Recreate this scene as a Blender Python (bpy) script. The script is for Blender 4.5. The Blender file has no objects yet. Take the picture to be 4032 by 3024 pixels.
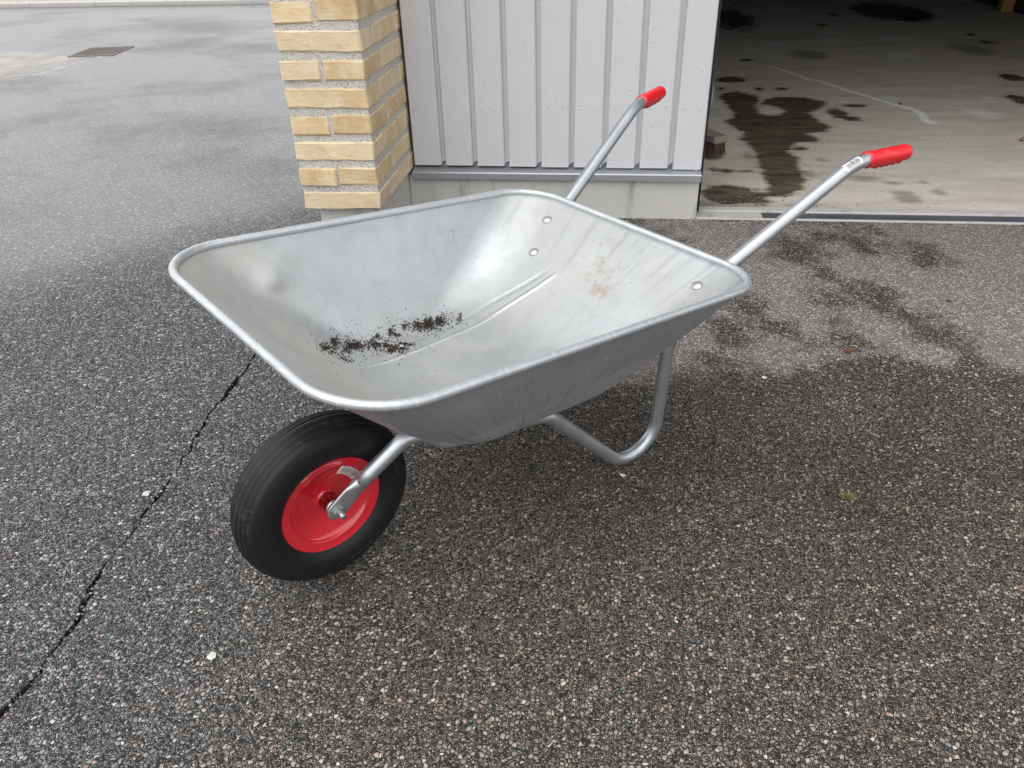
import bpy, bmesh, math, random
import numpy as np
from mathutils import Vector, Matrix, Quaternion
from mathutils.bvhtree import BVHTree
from mathutils.geometry import delaunay_2d_cdt

random.seed(7)
rng = np.random.default_rng(7)
scene = bpy.context.scene
C = scene.collection
rad = math.radians

# ------------------------------------------------------------------ camera
YAW, PITCH, ROLL = 0.13401265, 0.56720840, -0.03023406
FPX, CAM_H = 2989.197, 0.97543
def cam_matrix():
    B = np.array([[1, 0, 0], [0, 0, -1], [0, 1, 0.]])
    c, s = math.cos, math.sin
    Rz = np.array([[c(YAW), s(YAW), 0], [-s(YAW), c(YAW), 0], [0, 0, 1]])
    Rx = np.array([[1, 0, 0], [0, c(PITCH), -s(PITCH)], [0, s(PITCH), c(PITCH)]])
    Rr = np.array([[c(ROLL), -s(ROLL), 0], [s(ROLL), c(ROLL), 0], [0, 0, 1]])
    R = Rr @ Rx @ B @ Rz
    M = Matrix(((R[0][0], -R[1][0], -R[2][0], 0), (R[0][1], -R[1][1], -R[2][1], 0),
                (R[0][2], -R[1][2], -R[2][2], CAM_H), (0, 0, 0, 1)))
    return M
cam = bpy.data.cameras.new('camera')
cam.sensor_width = 36.0
cam.lens = FPX / 4032 * 36.0
cam.clip_start = 0.02
cam.clip_end = 2000
camo = bpy.data.objects.new('camera', cam)
C.objects.link(camo)
camo.matrix_world = cam_matrix()
scene.camera = camo

# ------------------------------------------------------------------ sky and sun (overcast)
SUN_EL, SUN_AZ = rad(66), rad(205)       # azimuth measured from +Y towards +X
world = bpy.data.worlds.new('World')
scene.world = world
world.use_nodes = True
wn = world.node_tree.nodes
wl = world.node_tree.links
wn.clear()
sky = wn.new('ShaderNodeTexSky')
sky.sky_type = 'NISHITA'
sky.sun_disc = False
sky.sun_elevation = SUN_EL
sky.sun_rotation = SUN_AZ
sky.air_density = 8.0
sky.dust_density = 1.0
sky.ozone_density = 1.0
hsv = wn.new('ShaderNodeHueSaturation')
hsv.inputs['Saturation'].default_value = 0.04
tint = wn.new('ShaderNodeMix')
tint.data_type = 'RGBA'
tint.blend_type = 'MULTIPLY'
tint.inputs[0].default_value = 1.0
tint.inputs[7].default_value = (0.97, 1.0, 1.045, 1)
bg = wn.new('ShaderNodeBackground')
bg.inputs['Strength'].default_value = 0.15
wo = wn.new('ShaderNodeOutputWorld')
wl.new(sky.outputs[0], hsv.inputs['Color'])
wl.new(hsv.outputs[0], tint.inputs[6])
wl.new(tint.outputs[2], bg.inputs['Color'])
wl.new(bg.outputs[0], wo.inputs['Surface'])

sun = bpy.data.lights.new('sun', 'SUN')
sun.energy = 0.9
sun.angle = rad(60)
sun.color = (1.0, 0.975, 0.94)
suno = bpy.data.objects.new('sun', sun)
C.objects.link(suno)
sd = Vector((math.sin(SUN_AZ) * math.cos(SUN_EL), math.cos(SUN_AZ) * math.cos(SUN_EL), math.sin(SUN_EL)))
suno.rotation_euler = sd.to_track_quat('Z', 'Y').to_euler()
suno.location = sd * 8

scene.view_settings.view_transform = 'Standard'
scene.view_settings.look = 'None'
scene.view_settings.exposure = 0.6
scene.view_settings.gamma = 1.0
scene.view_settings.use_curve_mapping = False
scene.render.engine = 'CYCLES'
scene.cycles.use_denoising = True
scene.cycles.max_bounces = 5
scene.cycles.glossy_bounces = 3
scene.cycles.diffuse_bounces = 4

# ------------------------------------------------------------------ helpers: objects
def obj(name, me, mat=None, parent=None):
    o = bpy.data.objects.new(name, me)
    C.objects.link(o)
    if mat is not None and me is not None and len(me.materials) == 0:
        me.materials.append(mat)
    if parent is not None:
        o.parent = parent
    return o

def mesh_from(name, verts, faces, smooth=False):
    me = bpy.data.meshes.new(name)
    me.from_pydata([tuple(v) for v in verts], [], [tuple(f) for f in faces])
    me.update()
    if smooth:
        me.polygons.foreach_set('use_smooth', [True] * len(me.polygons))
    return me

def bm_mesh(name, bm, smooth=False):
    me = bpy.data.meshes.new(name)
    bmesh.ops.recalc_face_normals(bm, faces=bm.faces)
    bm.to_mesh(me)
    bm.free()
    if smooth:
        me.polygons.foreach_set('use_smooth', [True] * len(me.polygons))
    return me

def empty(name, loc=(0, 0, 0)):
    o = bpy.data.objects.new(name, None)
    o.empty_display_size = 0.1
    o.location = loc
    C.objects.link(o)
    return o

def tag(o, label, cat, group=None):
    o['label'] = label
    o['category'] = cat
    if group:
        o['group'] = group
    return o

def structure(o):
    o['kind'] = 'structure'
    return o

def box_bm(x0, x1, y0, y1, z0, z1, bevel=0.0, seg=1):
    bm = bmesh.new()
    bmesh.ops.create_cube(bm, size=1)
    bmesh.ops.scale(bm, vec=(x1 - x0, y1 - y0, z1 - z0), verts=bm.verts)
    bmesh.ops.translate(bm, vec=((x0 + x1) / 2, (y0 + y1) / 2, (z0 + z1) / 2), verts=bm.verts)
    if bevel > 0:
        bmesh.ops.bevel(bm, geom=list(bm.edges), offset=bevel, segments=seg, affect='EDGES', profile=0.5)
    return bm

def prism(name, outline, axis_from, axis_to, axis='X', smooth=False):
    """extrude a 2-D outline along an axis; the outline lies in the other two axes"""
    vs = []
    for a in (axis_from, axis_to):
        for p in outline:
            vs.append((a, p[0], p[1]) if axis == 'X' else ((p[0], a, p[1]) if axis == 'Y' else (p[0], p[1], a)))
    n = len(outline)
    fs = [(i, (i + 1) % n, n + (i + 1) % n, n + i) for i in range(n)]
    fs += [tuple(range(n))[::-1], tuple(range(n, 2 * n))]
    bm = bmesh.new()
    bv = [bm.verts.new(v) for v in vs]
    for f in fs:
        bm.faces.new([bv[i] for i in f])
    return bm_mesh(name, bm, smooth)

def fillet_path(pts, radii, step=0.004):
    """polyline with rounded corners"""
    out = [np.array(pts[0], float)]
    for i in range(1, len(pts) - 1):
        a, b, c = (np.array(pts[j], float) for j in (i - 1, i, i + 1))
        d1 = a - b; d2 = c - b
        l1 = np.linalg.norm(d1); l2 = np.linalg.norm(d2)
        d1 /= l1; d2 /= l2
        ang = math.acos(max(-1, min(1, d1 @ d2)))
        r = radii[i]
        t = r / math.tan(ang / 2)
        t = min(t, l1 * .49, l2 * .49)
        r = t * math.tan(ang / 2)
        bis = (d1 + d2); bis /= np.linalg.norm(bis)
        cen = b + bis * (r / math.sin(ang / 2))
        p1 = b + d1 * t; p2 = b + d2 * t
        turn = math.pi - ang
        n = max(3, int(turn * r / step))
        v1 = p1 - cen; v2 = p2 - cen
        for k in range(n + 1):
            s = k / n
            w = (math.sin((1 - s) * turn) * v1 + math.sin(s * turn) * v2) / math.sin(turn)
            out.append(cen + w)
    out.append(np.array(pts[-1], float))
    # resample the long straights
    res = [out[0]]
    for p in out[1:]:
        d = np.linalg.norm(p - res[-1])
        if d < 1e-6:
            continue
        m = int(d / .03)
        q = res[-1]
        for k in range(1, m + 1):
            res.append(q + (p - q) * k / (m + 1))
        res.append(p)
    return res

def frames(path):
    P = [Vector(p) for p in path]
    T = []
    for i in range(len(P)):
        t = P[min(i + 1, len(P) - 1)] - P[max(i - 1, 0)]
        T.append(t.normalized())
    up = Vector((0, 0, 1))
    n = (up - T[0] * up.dot(T[0])).normalized()
    N = [n]
    for i in range(1, len(P)):
        q = T[i - 1].rotation_difference(T[i])
        n = q @ N[-1]
        n = (n - T[i] * n.dot(T[i])).normalized()
        N.append(n)
    return P, T, N

def tube(name, path, r, seg=20, closed=False, caps=True, rfun=None):
    P, T, N = frames(path)
    vs, fs = [], []
    for i, p in enumerate(P):
        b = T[i].cross(N[i])
        for k in range(seg):
            a = 2 * math.pi * k / seg
            rr = r if rfun is None else rfun(i, a)
            vs.append(p + (N[i] * math.cos(a) + b * math.sin(a)) * rr)
    n = len(P)
    for i in range(n if closed else n - 1):
        j = (i + 1) % n
        for k in range(seg):
            k2 = (k + 1) % seg
            fs.append((i * seg + k, i * seg + k2, j * seg + k2, j * seg + k))
    if caps and not closed:
        fs.append(tuple(range(seg))[::-1])
        fs.append(tuple((n - 1) * seg + k for k in range(seg)))
    return mesh_from(name, vs, fs, True)

def lathe(name, profile, seg=96, closed=False):
    """profile of (radius, height); axis is local Y (the wheel axle)"""
    vs, fs = [], []
    m = len(profile)
    for k in range(seg):
        a = 2 * math.pi * k / seg
        for r, h in profile:
            vs.append((r * math.cos(a), h, r * math.sin(a)))
    for k in range(seg):
        k2 = (k + 1) % seg
        for i in range(m if closed else m - 1):
            j = (i + 1) % m
            fs.append((k * m + i, k * m + j, k2 * m + j, k2 * m + i))
    me = mesh_from(name, vs, fs, True)
    bm = bmesh.new(); bm.from_mesh(me)
    bmesh.ops.remove_doubles(bm, verts=bm.verts, dist=1e-6)
    bmesh.ops.recalc_face_normals(bm, faces=bm.faces)
    bm.to_mesh(me); bm.free()
    me.polygons.foreach_set('use_smooth', [True] * len(me.polygons))
    return me

# ------------------------------------------------------------------ helpers: materials
class NT:
    def __init__(self, name):
        self.m = bpy.data.materials.new(name)
        self.m.use_nodes = True
        self.t = self.m.node_tree
        self.n = self.t.nodes
        self.l = self.t.links
        self.bsdf = self.n['Principled BSDF']
        self._obj = None
    def set(self, sock, val):
        s = self.bsdf.inputs[sock]
        self.link(val, s)
    def link(self, val, s):
        if isinstance(val, bpy.types.NodeSocket):
            self.l.new(val, s)
        elif isinstance(val, (tuple, list)):
            v = tuple(val)
            s.default_value = v + (1,) if (len(v) == 3 and s.type == 'RGBA') else v
        else:
            s.default_value = val
    def node(self, typ, ins=None, out=0, **props):
        nd = self.n.new(typ)
        for k, v in props.items():
            setattr(nd, k, v)
        for k, v in (ins or {}).items():
            self.link(v, nd.inputs[k])
        return nd.outputs[out]
    def obj(self):
        if self._obj is None:
            self._obj = self.n.new('ShaderNodeTexCoord').outputs['Object']
        return self._obj
    def pos(self):
        return self.node('ShaderNodeNewGeometry', out='Position')
    def mapping(self, vec, scale=(1, 1, 1), loc=(0, 0, 0), rot=(0, 0, 0)):
        return self.node('ShaderNodeMapping', {'Vector': vec, 'Scale': scale, 'Location': loc, 'Rotation': rot})
    def noise(self, vec, scale, detail=4, rough=.55, dist=0., out='Fac'):
        return self.node('ShaderNodeTexNoise', {'Vector': vec, 'Scale': scale, 'Detail': detail, 'Roughness': rough, 'Distortion': dist}, out)
    def voro2(self, vec, scale):
        nd = self.n.new('ShaderNodeTexVoronoi')
        self.link(vec, nd.inputs['Vector']); nd.inputs['Scale'].default_value = scale
        return nd.outputs['Distance'], nd.outputs['Color']
    def voro(self, vec, scale, feature='F1', out='Distance', rnd=1.0):
        return self.node('ShaderNodeTexVoronoi', {'Vector': vec, 'Scale': scale, 'Randomness': rnd}, out, feature=feature)
    def ramp(self, fac, stops, interp='LINEAR'):
        nd = self.n.new('ShaderNodeValToRGB')
        cr = nd.color_ramp
        cr.interpolation = interp
        while len(cr.elements) < len(stops):
            cr.elements.new(0.5)
        for e, (p, c) in zip(cr.elements, stops):
            e.position = p
            e.color = tuple(c) + (1,) if not isinstance(c, (int, float)) else (c, c, c, 1)
        self.l.new(fac, nd.inputs[0])
        return nd.outputs[0]
    def math(self, op, a, b=None, c=None, clamp=False):
        nd = self.n.new('ShaderNodeMath')
        nd.operation = op
        nd.use_clamp = clamp
        for i, v in enumerate((a, b, c)):
            if v is not None:
                self.link(v, nd.inputs[i])
        return nd.outputs[0]
    def mix(self, fac, a, b, mode='MIX'):
        nd = self.n.new('ShaderNodeMix')
        nd.data_type = 'RGBA'
        nd.blend_type = mode
        self.link(fac, nd.inputs[0])
        self.link(a, nd.inputs[6])
        self.link(b, nd.inputs[7])
        return nd.outputs[2]
    def fmix(self, fac, a, b):
        nd = self.n.new('ShaderNodeMix')
        nd.data_type = 'FLOAT'
        self.link(fac, nd.inputs[0])
        self.link(a, nd.inputs[2])
        self.link(b, nd.inputs[3])
        return nd.outputs[0]
    def maprange(self, v, a, b, c=0., d=1., smooth=True):
        nd = self.n.new('ShaderNodeMapRange')
        nd.interpolation_type = 'SMOOTHSTEP' if smooth else 'LINEAR'
        for i, q in enumerate((v, a, b, c, d)):
            self.link(q, nd.inputs[i])
        return nd.outputs[0]
    def bump(self, h, strength=.5, dist=.01, normal=None):
        ins = {'Height': h, 'Strength': strength, 'Distance': dist}
        if normal is not None:
            ins['Normal'] = normal
        return self.node('ShaderNodeBump', ins, 'Normal')
    def attr(self, name, out='Fac'):
        return self.node('ShaderNodeAttribute', out=out, attribute_name=name)
    def rand(self):
        return self.node('ShaderNodeObjectInfo', out='Random')
    def sep(self, v):
        nd = self.n.new('ShaderNodeSeparateXYZ')
        self.link(v, nd.inputs[0])
        return nd.outputs
    def add(self, a, b):
        return self.node('ShaderNodeVectorMath', {0: a, 1: b}, operation='ADD')

def simple(name, col, rough=.6, metal=0., bump=0., bscale=200, var=.12):
    M = NT(name)
    nz = M.noise(M.obj(), bscale * .2, 3)
    c2 = tuple(max(0, v * (1 - var * 2)) for v in col)
    M.set('Base Color', M.mix(nz, c2, tuple(v * (1 + var) for v in col)))
    M.set('Roughness', M.fmix(nz, max(rough - .08, 0.02), min(1, rough + .08)))
    M.set('Metallic', metal)
    if bump:
        M.set('Normal', M.bump(M.noise(M.obj(), bscale, 4), bump, .002))
    return M.m

# ------------------------------------------------------------------ ground shape
YF = 2.6695                      # line where the plinth meets the asphalt
def sstep(a, b, x):
    t = np.clip((x - a) / (b - a), 0, 1)
    return t * t * (3 - 2 * t)
def ground_z(x, y):
    x = np.asarray(x, float); y = np.asarray(y, float)
    cx = np.clip(x, -1.1, .7); cy = np.clip(y, -.5, YF)
    return (.0386 * (cy - YF) - .0284 * cx) * (1 - sstep(1.7, 2.66, y)) - .006
def gz(x, y):
    return float(ground_z(x, y))

def seg_dist(px, py, a, b):
    ax, ay = a; bx, by = b
    dx, dy = bx - ax, by - ay
    t = np.clip(((px - ax) * dx + (py - ay) * dy) / (dx * dx + dy * dy + 1e-12), 0, 1)
    return np.hypot(px - ax - t * dx, py - ay - t * dy)
def poly_sdf(px, py, poly):
    d = np.full(px.shape, 1e9); inside = np.zeros(px.shape, bool)
    n = len(poly)
    for i in range(n):
        a, b = poly[i], poly[(i + 1) % n]
        d = np.minimum(d, seg_dist(px, py, a, b))
        cond = ((a[1] > py) != (b[1] > py))
        xi = (b[0] - a[0]) * (py - a[1]) / ((b[1] - a[1]) + 1e-12) + a[0]
        inside ^= cond & (px < xi)
    return np.where(inside, -d, d)
def ell_sdf(px, py, e):
    cx, cy, rx, ry = e
    k = np.hypot((px - cx) / rx, (py - cy) / ry)
    return (k - 1) * min(rx, ry)
def set_attr(me, name, vals):
    a = me.attributes.new(name, 'FLOAT', 'POINT')
    a.data.foreach_set('value', np.asarray(vals, np.float32))

# ------------------------------------------------------------------ traced outlines (metres on the ground)
PUDDLE = [[0.627,4.717],[0.738,4.783],[0.836,4.63],[0.81,4.426],[0.774,4.388],[0.862,4.567],[0.926,4.629],[1.07,4.629],[1.176,4.506],[1.117,4.351],[1.031,4.24],[1.047,4.101],[1.078,3.954],[1.03,3.876],[0.929,3.829],[0.979,3.727],[0.937,3.684],[0.861,3.668],[0.826,3.598],[0.8,3.531],[0.816,3.43],[0.797,3.262],[0.791,3.13],[0.738,2.985],[0.696,2.925],[0.607,2.902],[0.629,3.082],[0.641,3.327],[0.641,3.425],[0.65,3.581],[0.636,3.691],[0.602,3.719],[0.656,3.839],[0.609,3.963],[0.589,4.062],[0.647,4.202],[0.635,4.387],[0.618,4.547]]
PUDDLE_HOLE = [0.839,4.312,0.068,0.116]
FLOOR_WET = [[0.74,5.117,.095,.09],[1.213,4.13,.045,.047],[1.175,4.241,.05,.105],[0.476,2.925,.111,.112],[2.397,5.163,.068,.107],[2.195,4.544,.058,.134],[1.083,7.957,.183,.725],[2.588,8.281,.327,.713],[2.747,6.461,.056,.081],[2.775,6.819,.041,.049],[2.045,8.12,.036,.115],[1.779,7.466,.03,.05],[0.922,5.793,.055,.044],[1.303,4.427,.076,.038],[0.651,4.852,.019,.037],[0.869,4.85,.028,.046],[1.0,4.848,.047,.036],[0.447,3.239,.013,.023],[0.493,3.229,.04,.027],[0.573,3.232,.034,.018],[0.857,3.572,.029,.037],[0.577,2.901,.036,.093],[0.711,2.815,.053,.014]]
FLOOR_DAMP = [[1.03,3.149,.089,.046],[1.11,3.1,.037,.031],[1.234,3.105,.019,.021],[1.118,2.924,.054,.083],[1.256,2.986,.042,.048],[0.817,3.196,.039,.066],[0.617,3.449,.035,.099],[2.539,6.159,.14,.263],[1.382,6.005,.134,.195],[0.914,3.408,.041,.039],[1.075,4.5,.08,.1],[1.03,3.98,.06,.1]]
FLOOR_CRACK = [[1.048,5.546],[1.117,5.401],[1.188,5.186],[1.202,5.109],[1.255,5.083],[1.309,4.938],[1.363,4.778],[1.425,4.669],[1.474,4.525],[1.531,4.428],[1.569,4.334],[1.589,4.244],[1.558,4.073],[1.578,4.041]]
FLOOR_PALE = [[1.883,4.246,.087,.12],[1.589,4.074,.031,.081],[1.243,6.521,.109,.107],[1.367,7.349,.135,.143],[1.686,6.656,.109,.142],[2.2,6.706,.13,.142],[1.999,5.914,.128,.114],[1.66,8.639,.093,.316],[2.045,4.585,.05,.08],[1.534,4.586,.077,.073]]
ASPH_WET = [[0.62,2.419,.089,.132],[0.842,2.463,.052,.082],[0.771,2.542,.108,.04],[0.903,2.6,.038,.059],[1.013,2.391,.066,.087],[0.789,2.117,.107,.073],[0.626,2.087,.038,.055],[0.857,2.032,.053,.035],[0.926,1.904,.076,.055],[0.957,1.814,.041,.045],[0.35,1.878,.062,.089],[0.413,2.031,.052,.08],[0.481,1.933,.05,.042],[0.666,1.879,.048,.088],[0.298,1.745,.038,.031]]
DRY_EDGE = [[-0.25,1.95],[-0.008,1.62],[0.175,1.647],[0.295,1.714],[0.405,1.711],[0.579,1.769],[0.717,1.829],[0.829,1.791],[0.944,1.777],[1.064,1.77],[1.5,1.74],[2.6,1.7],[4.0,1.75],[4.0,2.68],[-0.2,2.68]]
ASPH_CRACK = [[-0.874,1.759],[-0.901,1.663],[-0.902,1.613],[-0.901,1.508],[-0.91,1.389],[-0.904,1.312],[-0.895,1.249],[-0.89,1.173],[-0.889,1.117],[-0.893,1.057],[-0.886,1.001],[-0.898,0.94],[-0.896,0.897],[-0.886,0.828],[-0.872,0.791],[-0.88,0.723],[-0.877,0.685],[-0.882,0.648],[-0.891,0.613],[-0.906,0.55],[-0.918,0.475]]
SEDIMENT = [[-4.224,5.129],[-4.171,5.326],[-4.135,5.564],[-4.146,5.897],[-4.091,6.155],[-4.2,6.32],[-4.4,6.42],[-4.65,6.42],[-4.931,6.565],[-5.4,6.5],[-5.8,5.9],[-5.3,5.2],[-4.6,4.9]]

# ------------------------------------------------------------------ materials of the setting
def mat_asphalt():
    M = NT('asphalt')
    p = M.obj()
    warp = M.noise(p, 120, 1, out='Color')
    pw = M.add(p, M.node('ShaderNodeVectorMath', {0: warp, 3: .0042}, operation='SCALE'))
    def v2(scale, feat='F1'):
        nd = M.n.new('ShaderNodeTexVoronoi')
        nd.voronoi_dimensions = '2D'
        nd.feature = feat
        M.l.new(pw, nd.inputs['Vector'])
        nd.inputs['Scale'].default_value = scale
        return nd
    b1, s1 = v2(155), v2(320)
    be, se = v2(155, 'DISTANCE_TO_EDGE'), v2(320, 'DISTANCE_TO_EDGE')
    bs = M.sep(b1.outputs['Color'])
    ss = M.sep(s1.outputs['Color'])
    hasbig = M.math('GREATER_THAN', bs[0], .66)
    e = M.fmix(hasbig, se.outputs['Distance'], be.outputs['Distance'])
    dc = M.fmix(hasbig, s1.outputs['Distance'], M.math('MULTIPLY', b1.outputs['Distance'], .9))
    tone = M.fmix(hasbig, ss[1], bs[1])
    hue = M.fmix(hasbig, ss[2], bs[2])
    prom = M.fmix(hasbig, ss[0], 1.0)                    # how far a stone stands out of the bitumen
    warm = M.attr('warm')
    stone = M.ramp(tone, [(0, (.078, .076, .075)), (.3, (.135, .131, .127)), (.65, (.215, .207, .198)), (.9, (.31, .297, .28)), (1, (.50, .475, .44))])
    pink = M.ramp(tone, [(0, (.14, .10, .08)), (.6, (.27, .195, .158)), (1, (.42, .315, .255))])
    lim = M.math('SUBTRACT', .95, M.math('MULTIPLY', warm, .11))
    stone = M.mix(M.math('MULTIPLY', warm, .9), stone, M.mix(1.0, stone, (1.06, .97, .87), 'MULTIPLY'))
    stone = M.mix(M.math('SUBTRACT', 1., warm), stone, M.mix(1.0, stone, (1.02, 1.05, 1.12), 'MULTIPLY'))
    stone = M.mix(M.math('GREATER_THAN', hue, lim), stone, pink)
    grain = M.noise(p, 700, 2, .6)
    stone = M.mix(M.math('MULTIPLY', grain, .35), stone, M.mix(1.0, stone, (.55, .55, .55), 'MULTIPLY'))
    gn = M.math('MULTIPLY', M.math('SUBTRACT', M.noise(p, 190, 2, .6), .5), .30)
    gapw = M.math('ADD', M.fmix(prom, .25, .095), gn)
    cover = M.maprange(M.math('SUBTRACT', e, gapw), -.03, .05)
    cover = M.math('MULTIPLY', cover, M.maprange(prom, .14, .36))
    binder = (.020, .0195, .019)
    col = M.mix(cover, binder, stone)
    # dry, dusty film against wet stone
    n1 = M.noise(p, 13, 5, .68)
    n2 = M.noise(p, 110, 3, .6)
    nn = M.math('ADD', M.math('MULTIPLY', M.math('SUBTRACT', n1, .5), .24), M.math('MULTIPLY', M.math('SUBTRACT', n2, .5), .13))
    dry = M.maprange(M.math('ADD', M.attr('dry'), nn), -.035, .05)
    dust = M.mix(cover, (.17, .152, .147), (.50, .452, .435))
    dust = M.mix(M.math('MULTIPLY', M.maprange(n2, .35, .65), .5), dust, M.mix(1.0, dust, (.7, .68, .68), 'MULTIPLY'))
    dusty = M.mix(.66, col, dust)
    col = M.mix(dry, col, dusty)
    barrow_dark = M.math('MULTIPLY', M.attr('barrow_dark'), M.maprange(M.noise(p, 3.2, 4, .6), .25, .6))
    col = M.mix(M.math('MULTIPLY', barrow_dark, .55), col, M.mix(1.0, col, (.42, .40, .37), 'MULTIPLY'))  # darkens the colour in a soft, noisy patch around the wheelbarrow
    # brown silt left by the drain
    silt = M.maprange(M.math('ADD', M.attr('silt'), M.math('MULTIPLY', M.math('SUBTRACT', M.noise(p, 5, 4), .5), .5)), -.02, .3)
    col = M.mix(M.math('MULTIPLY', silt, .8), col, M.mix(M.maprange(M.noise(p, 4, 5, .65), .35, .65), (.13, .10, .06), (.34, .29, .22)))
    fn = M.noise(p, 14, 5, .7)
    foam = M.maprange(M.math('ABSOLUTE', M.math('ADD', M.attr('silt'), M.math('MULTIPLY', M.math('SUBTRACT', fn, .5), .16))), .028, .0)
    foam = M.math('MULTIPLY', foam, M.attr('foam'))
    col = M.mix(M.math('MULTIPLY', M.math('MULTIPLY', foam, M.maprange(M.noise(p, 9, 3), .38, .6)), .6), col, (.50, .47, .41))
    M.set('Base Color', col)
    # thin water films lie in patches on the far yard
    st = M.noise(M.mapping(p, (.8, 1.0, 1), rot=(0, 0, rad(-35))), .9, 5, .62)
    streak = M.fmix(M.maprange(st, .30, .55), .62, 1.0)
    film = M.math('MULTIPLY', streak, M.attr('far'))
    rough = M.fmix(dry, M.fmix(M.noise(p, 3, 2), .30, .42), .8)
    rough = M.fmix(film, rough, .19)
    rough = M.fmix(cover, M.fmix(film, .7, .19), rough)
    M.set('Roughness', rough)
    M.set('Specular IOR Level', M.fmix(cover, M.fmix(film, .18, .5), .5))
    dome = M.math('SUBTRACT', 1., M.math('MULTIPLY', dc, .75))
    hv = M.math('MULTIPLY', M.math('MULTIPLY', cover, dome), M.math('ADD', .45, M.math('MULTIPLY', tone, .55)))
    hv = M.math('ADD', hv, M.math('MULTIPLY', grain, .16))
    flat = M.fmix(film, 1.0, .16)
    M.set('Normal', M.node('ShaderNodeBump', {'Height': hv, 'Strength': M.math('MULTIPLY', flat, .9), 'Distance': .003}, 'Normal'))
    return M.m

def mat_floor():
    M = NT('garage_floor_concrete')
    p = M.obj()
    sp = M.mapping(p, (.45, 1.6, 1))
    n_big = M.noise(p, 1.4, 5, .6)
    n_str = M.noise(sp, 6, 6, .65)
    n_fine = M.noise(p, 60, 4, .6)
    col = M.mix(n_big, (.55, .50, .435), (.67, .62, .55))
    col = M.mix(M.math('MULTIPLY', M.maprange(n_str, .4, .72), .6), col, (.41, .36, .30))
    col = M.mix(M.math('MULTIPLY', M.maprange(n_fine, .45, .8), .35), col, (.20, .18, .16))
    jag = M.math('ADD', M.math('MULTIPLY', M.math('SUBTRACT', M.noise(sp, 13, 5, .7), .5), M.math('ADD', .11, M.maprange(M.sep(p)[1], 5.0, 7.5, 0., .5))),
                 M.math('MULTIPLY', M.math('SUBTRACT', M.noise(p, 70, 3, .6), .5), .035))
    blot = M.maprange(M.noise(sp, 2.6, 6, .7), .45, .68)
    col = M.mix(M.math('MULTIPLY', blot, .4), col, (.30, .26, .215))
    chalk = M.maprange(M.noise(M.mapping(p, (.6, 1.4, 1), loc=(3, 7, 0)), 3.5, 6, .72), .56, .72)
    col = M.mix(M.math('MULTIPLY', chalk, .4), col, (.70, .68, .64))
    damp = M.maprange(M.math('ADD', M.attr('damp'), jag), .012, -.03)
    pale = M.maprange(M.math('ADD', M.attr('pale'), M.math('MULTIPLY', jag, 1.3)), .01, -.05)
    crack = M.maprange(M.math('ADD', M.attr('crack'), M.math('MULTIPLY', M.math('SUBTRACT', M.noise(p, 24, 4, .7), .5), .06)), .028, .006)
    col = M.mix(M.math('MULTIPLY', pale, .55), col, (.72, .71, .69))
    col = M.mix(M.math('MULTIPLY', crack, .9), col, (.82, .81, .79))
    col = M.mix(M.math('MULTIPLY', damp, .55), col, (.17, .15, .115))
    drops = M.math('MULTIPLY', M.maprange(M.voro(M.mapping(p, (55, 38, 1)), 1.0), .30, .20), M.maprange(M.attr('wet'), .075, .02))
    drops = M.math('MULTIPLY', drops, M.maprange(M.noise(p, 11, 3), .48, .56))
    wet = M.math('MAXIMUM', M.maprange(M.math('ADD', M.attr('wet'), jag), .014, -.022), M.math('MULTIPLY', drops, .8))
    silt = M.maprange(M.noise(sp, 7, 4, .6), .42, .62)
    wcol = M.mix(silt, (.060, .055, .047), (.125, .10, .062))
    thin = M.fmix(M.maprange(M.noise(sp, 16, 5, .7), .3, .62), .72, .96)
    col = M.mix(M.math('MULTIPLY', wet, thin), col, wcol)
    grime = M.maprange(M.attr('grime'), 0, 1)
    gr = M.math('MULTIPLY', grime, M.maprange(M.noise(sp, 9, 5, .7), .35, .6))
    col = M.mix(M.math('MULTIPLY', gr, .7), col, (.07, .06, .045))
    M.set('Base Color', col)
    M.set('Roughness', M.fmix(wet, M.fmix(damp, .75, .5), .16))
    M.set('Normal', M.bump(M.math('ADD', n_fine, M.math('MULTIPLY', n_str, .8)), M.fmix(wet, .22, .05), .003))
    return M.m

def mat_concrete(name, a=(.42, .405, .375), b=(.53, .515, .485)):
    M = NT(name)
    p = M.obj()
    n = M.noise(p, 5, 6, .65)
    v = M.noise(M.mapping(p, (9, 9, 1.2)), 2.0, 4, .6)
    col = M.mix(n, a, b)
    col = M.mix(M.maprange(v, .52, .75), col, tuple(x * .72 for x in a))
    pits = M.maprange(M.voro(p, 70), .10, .04)
    col = M.mix(M.math('MULTIPLY', pits, .7), col, (.16, .15, .14))
    M.set('Base Color', col)
    M.set('Roughness', .85)
    M.set('Normal', M.bump(M.math('SUBTRACT', M.noise(p, 150, 4), M.math('MULTIPLY', pits, .8)), .35, .003))
    return M.m

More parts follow.
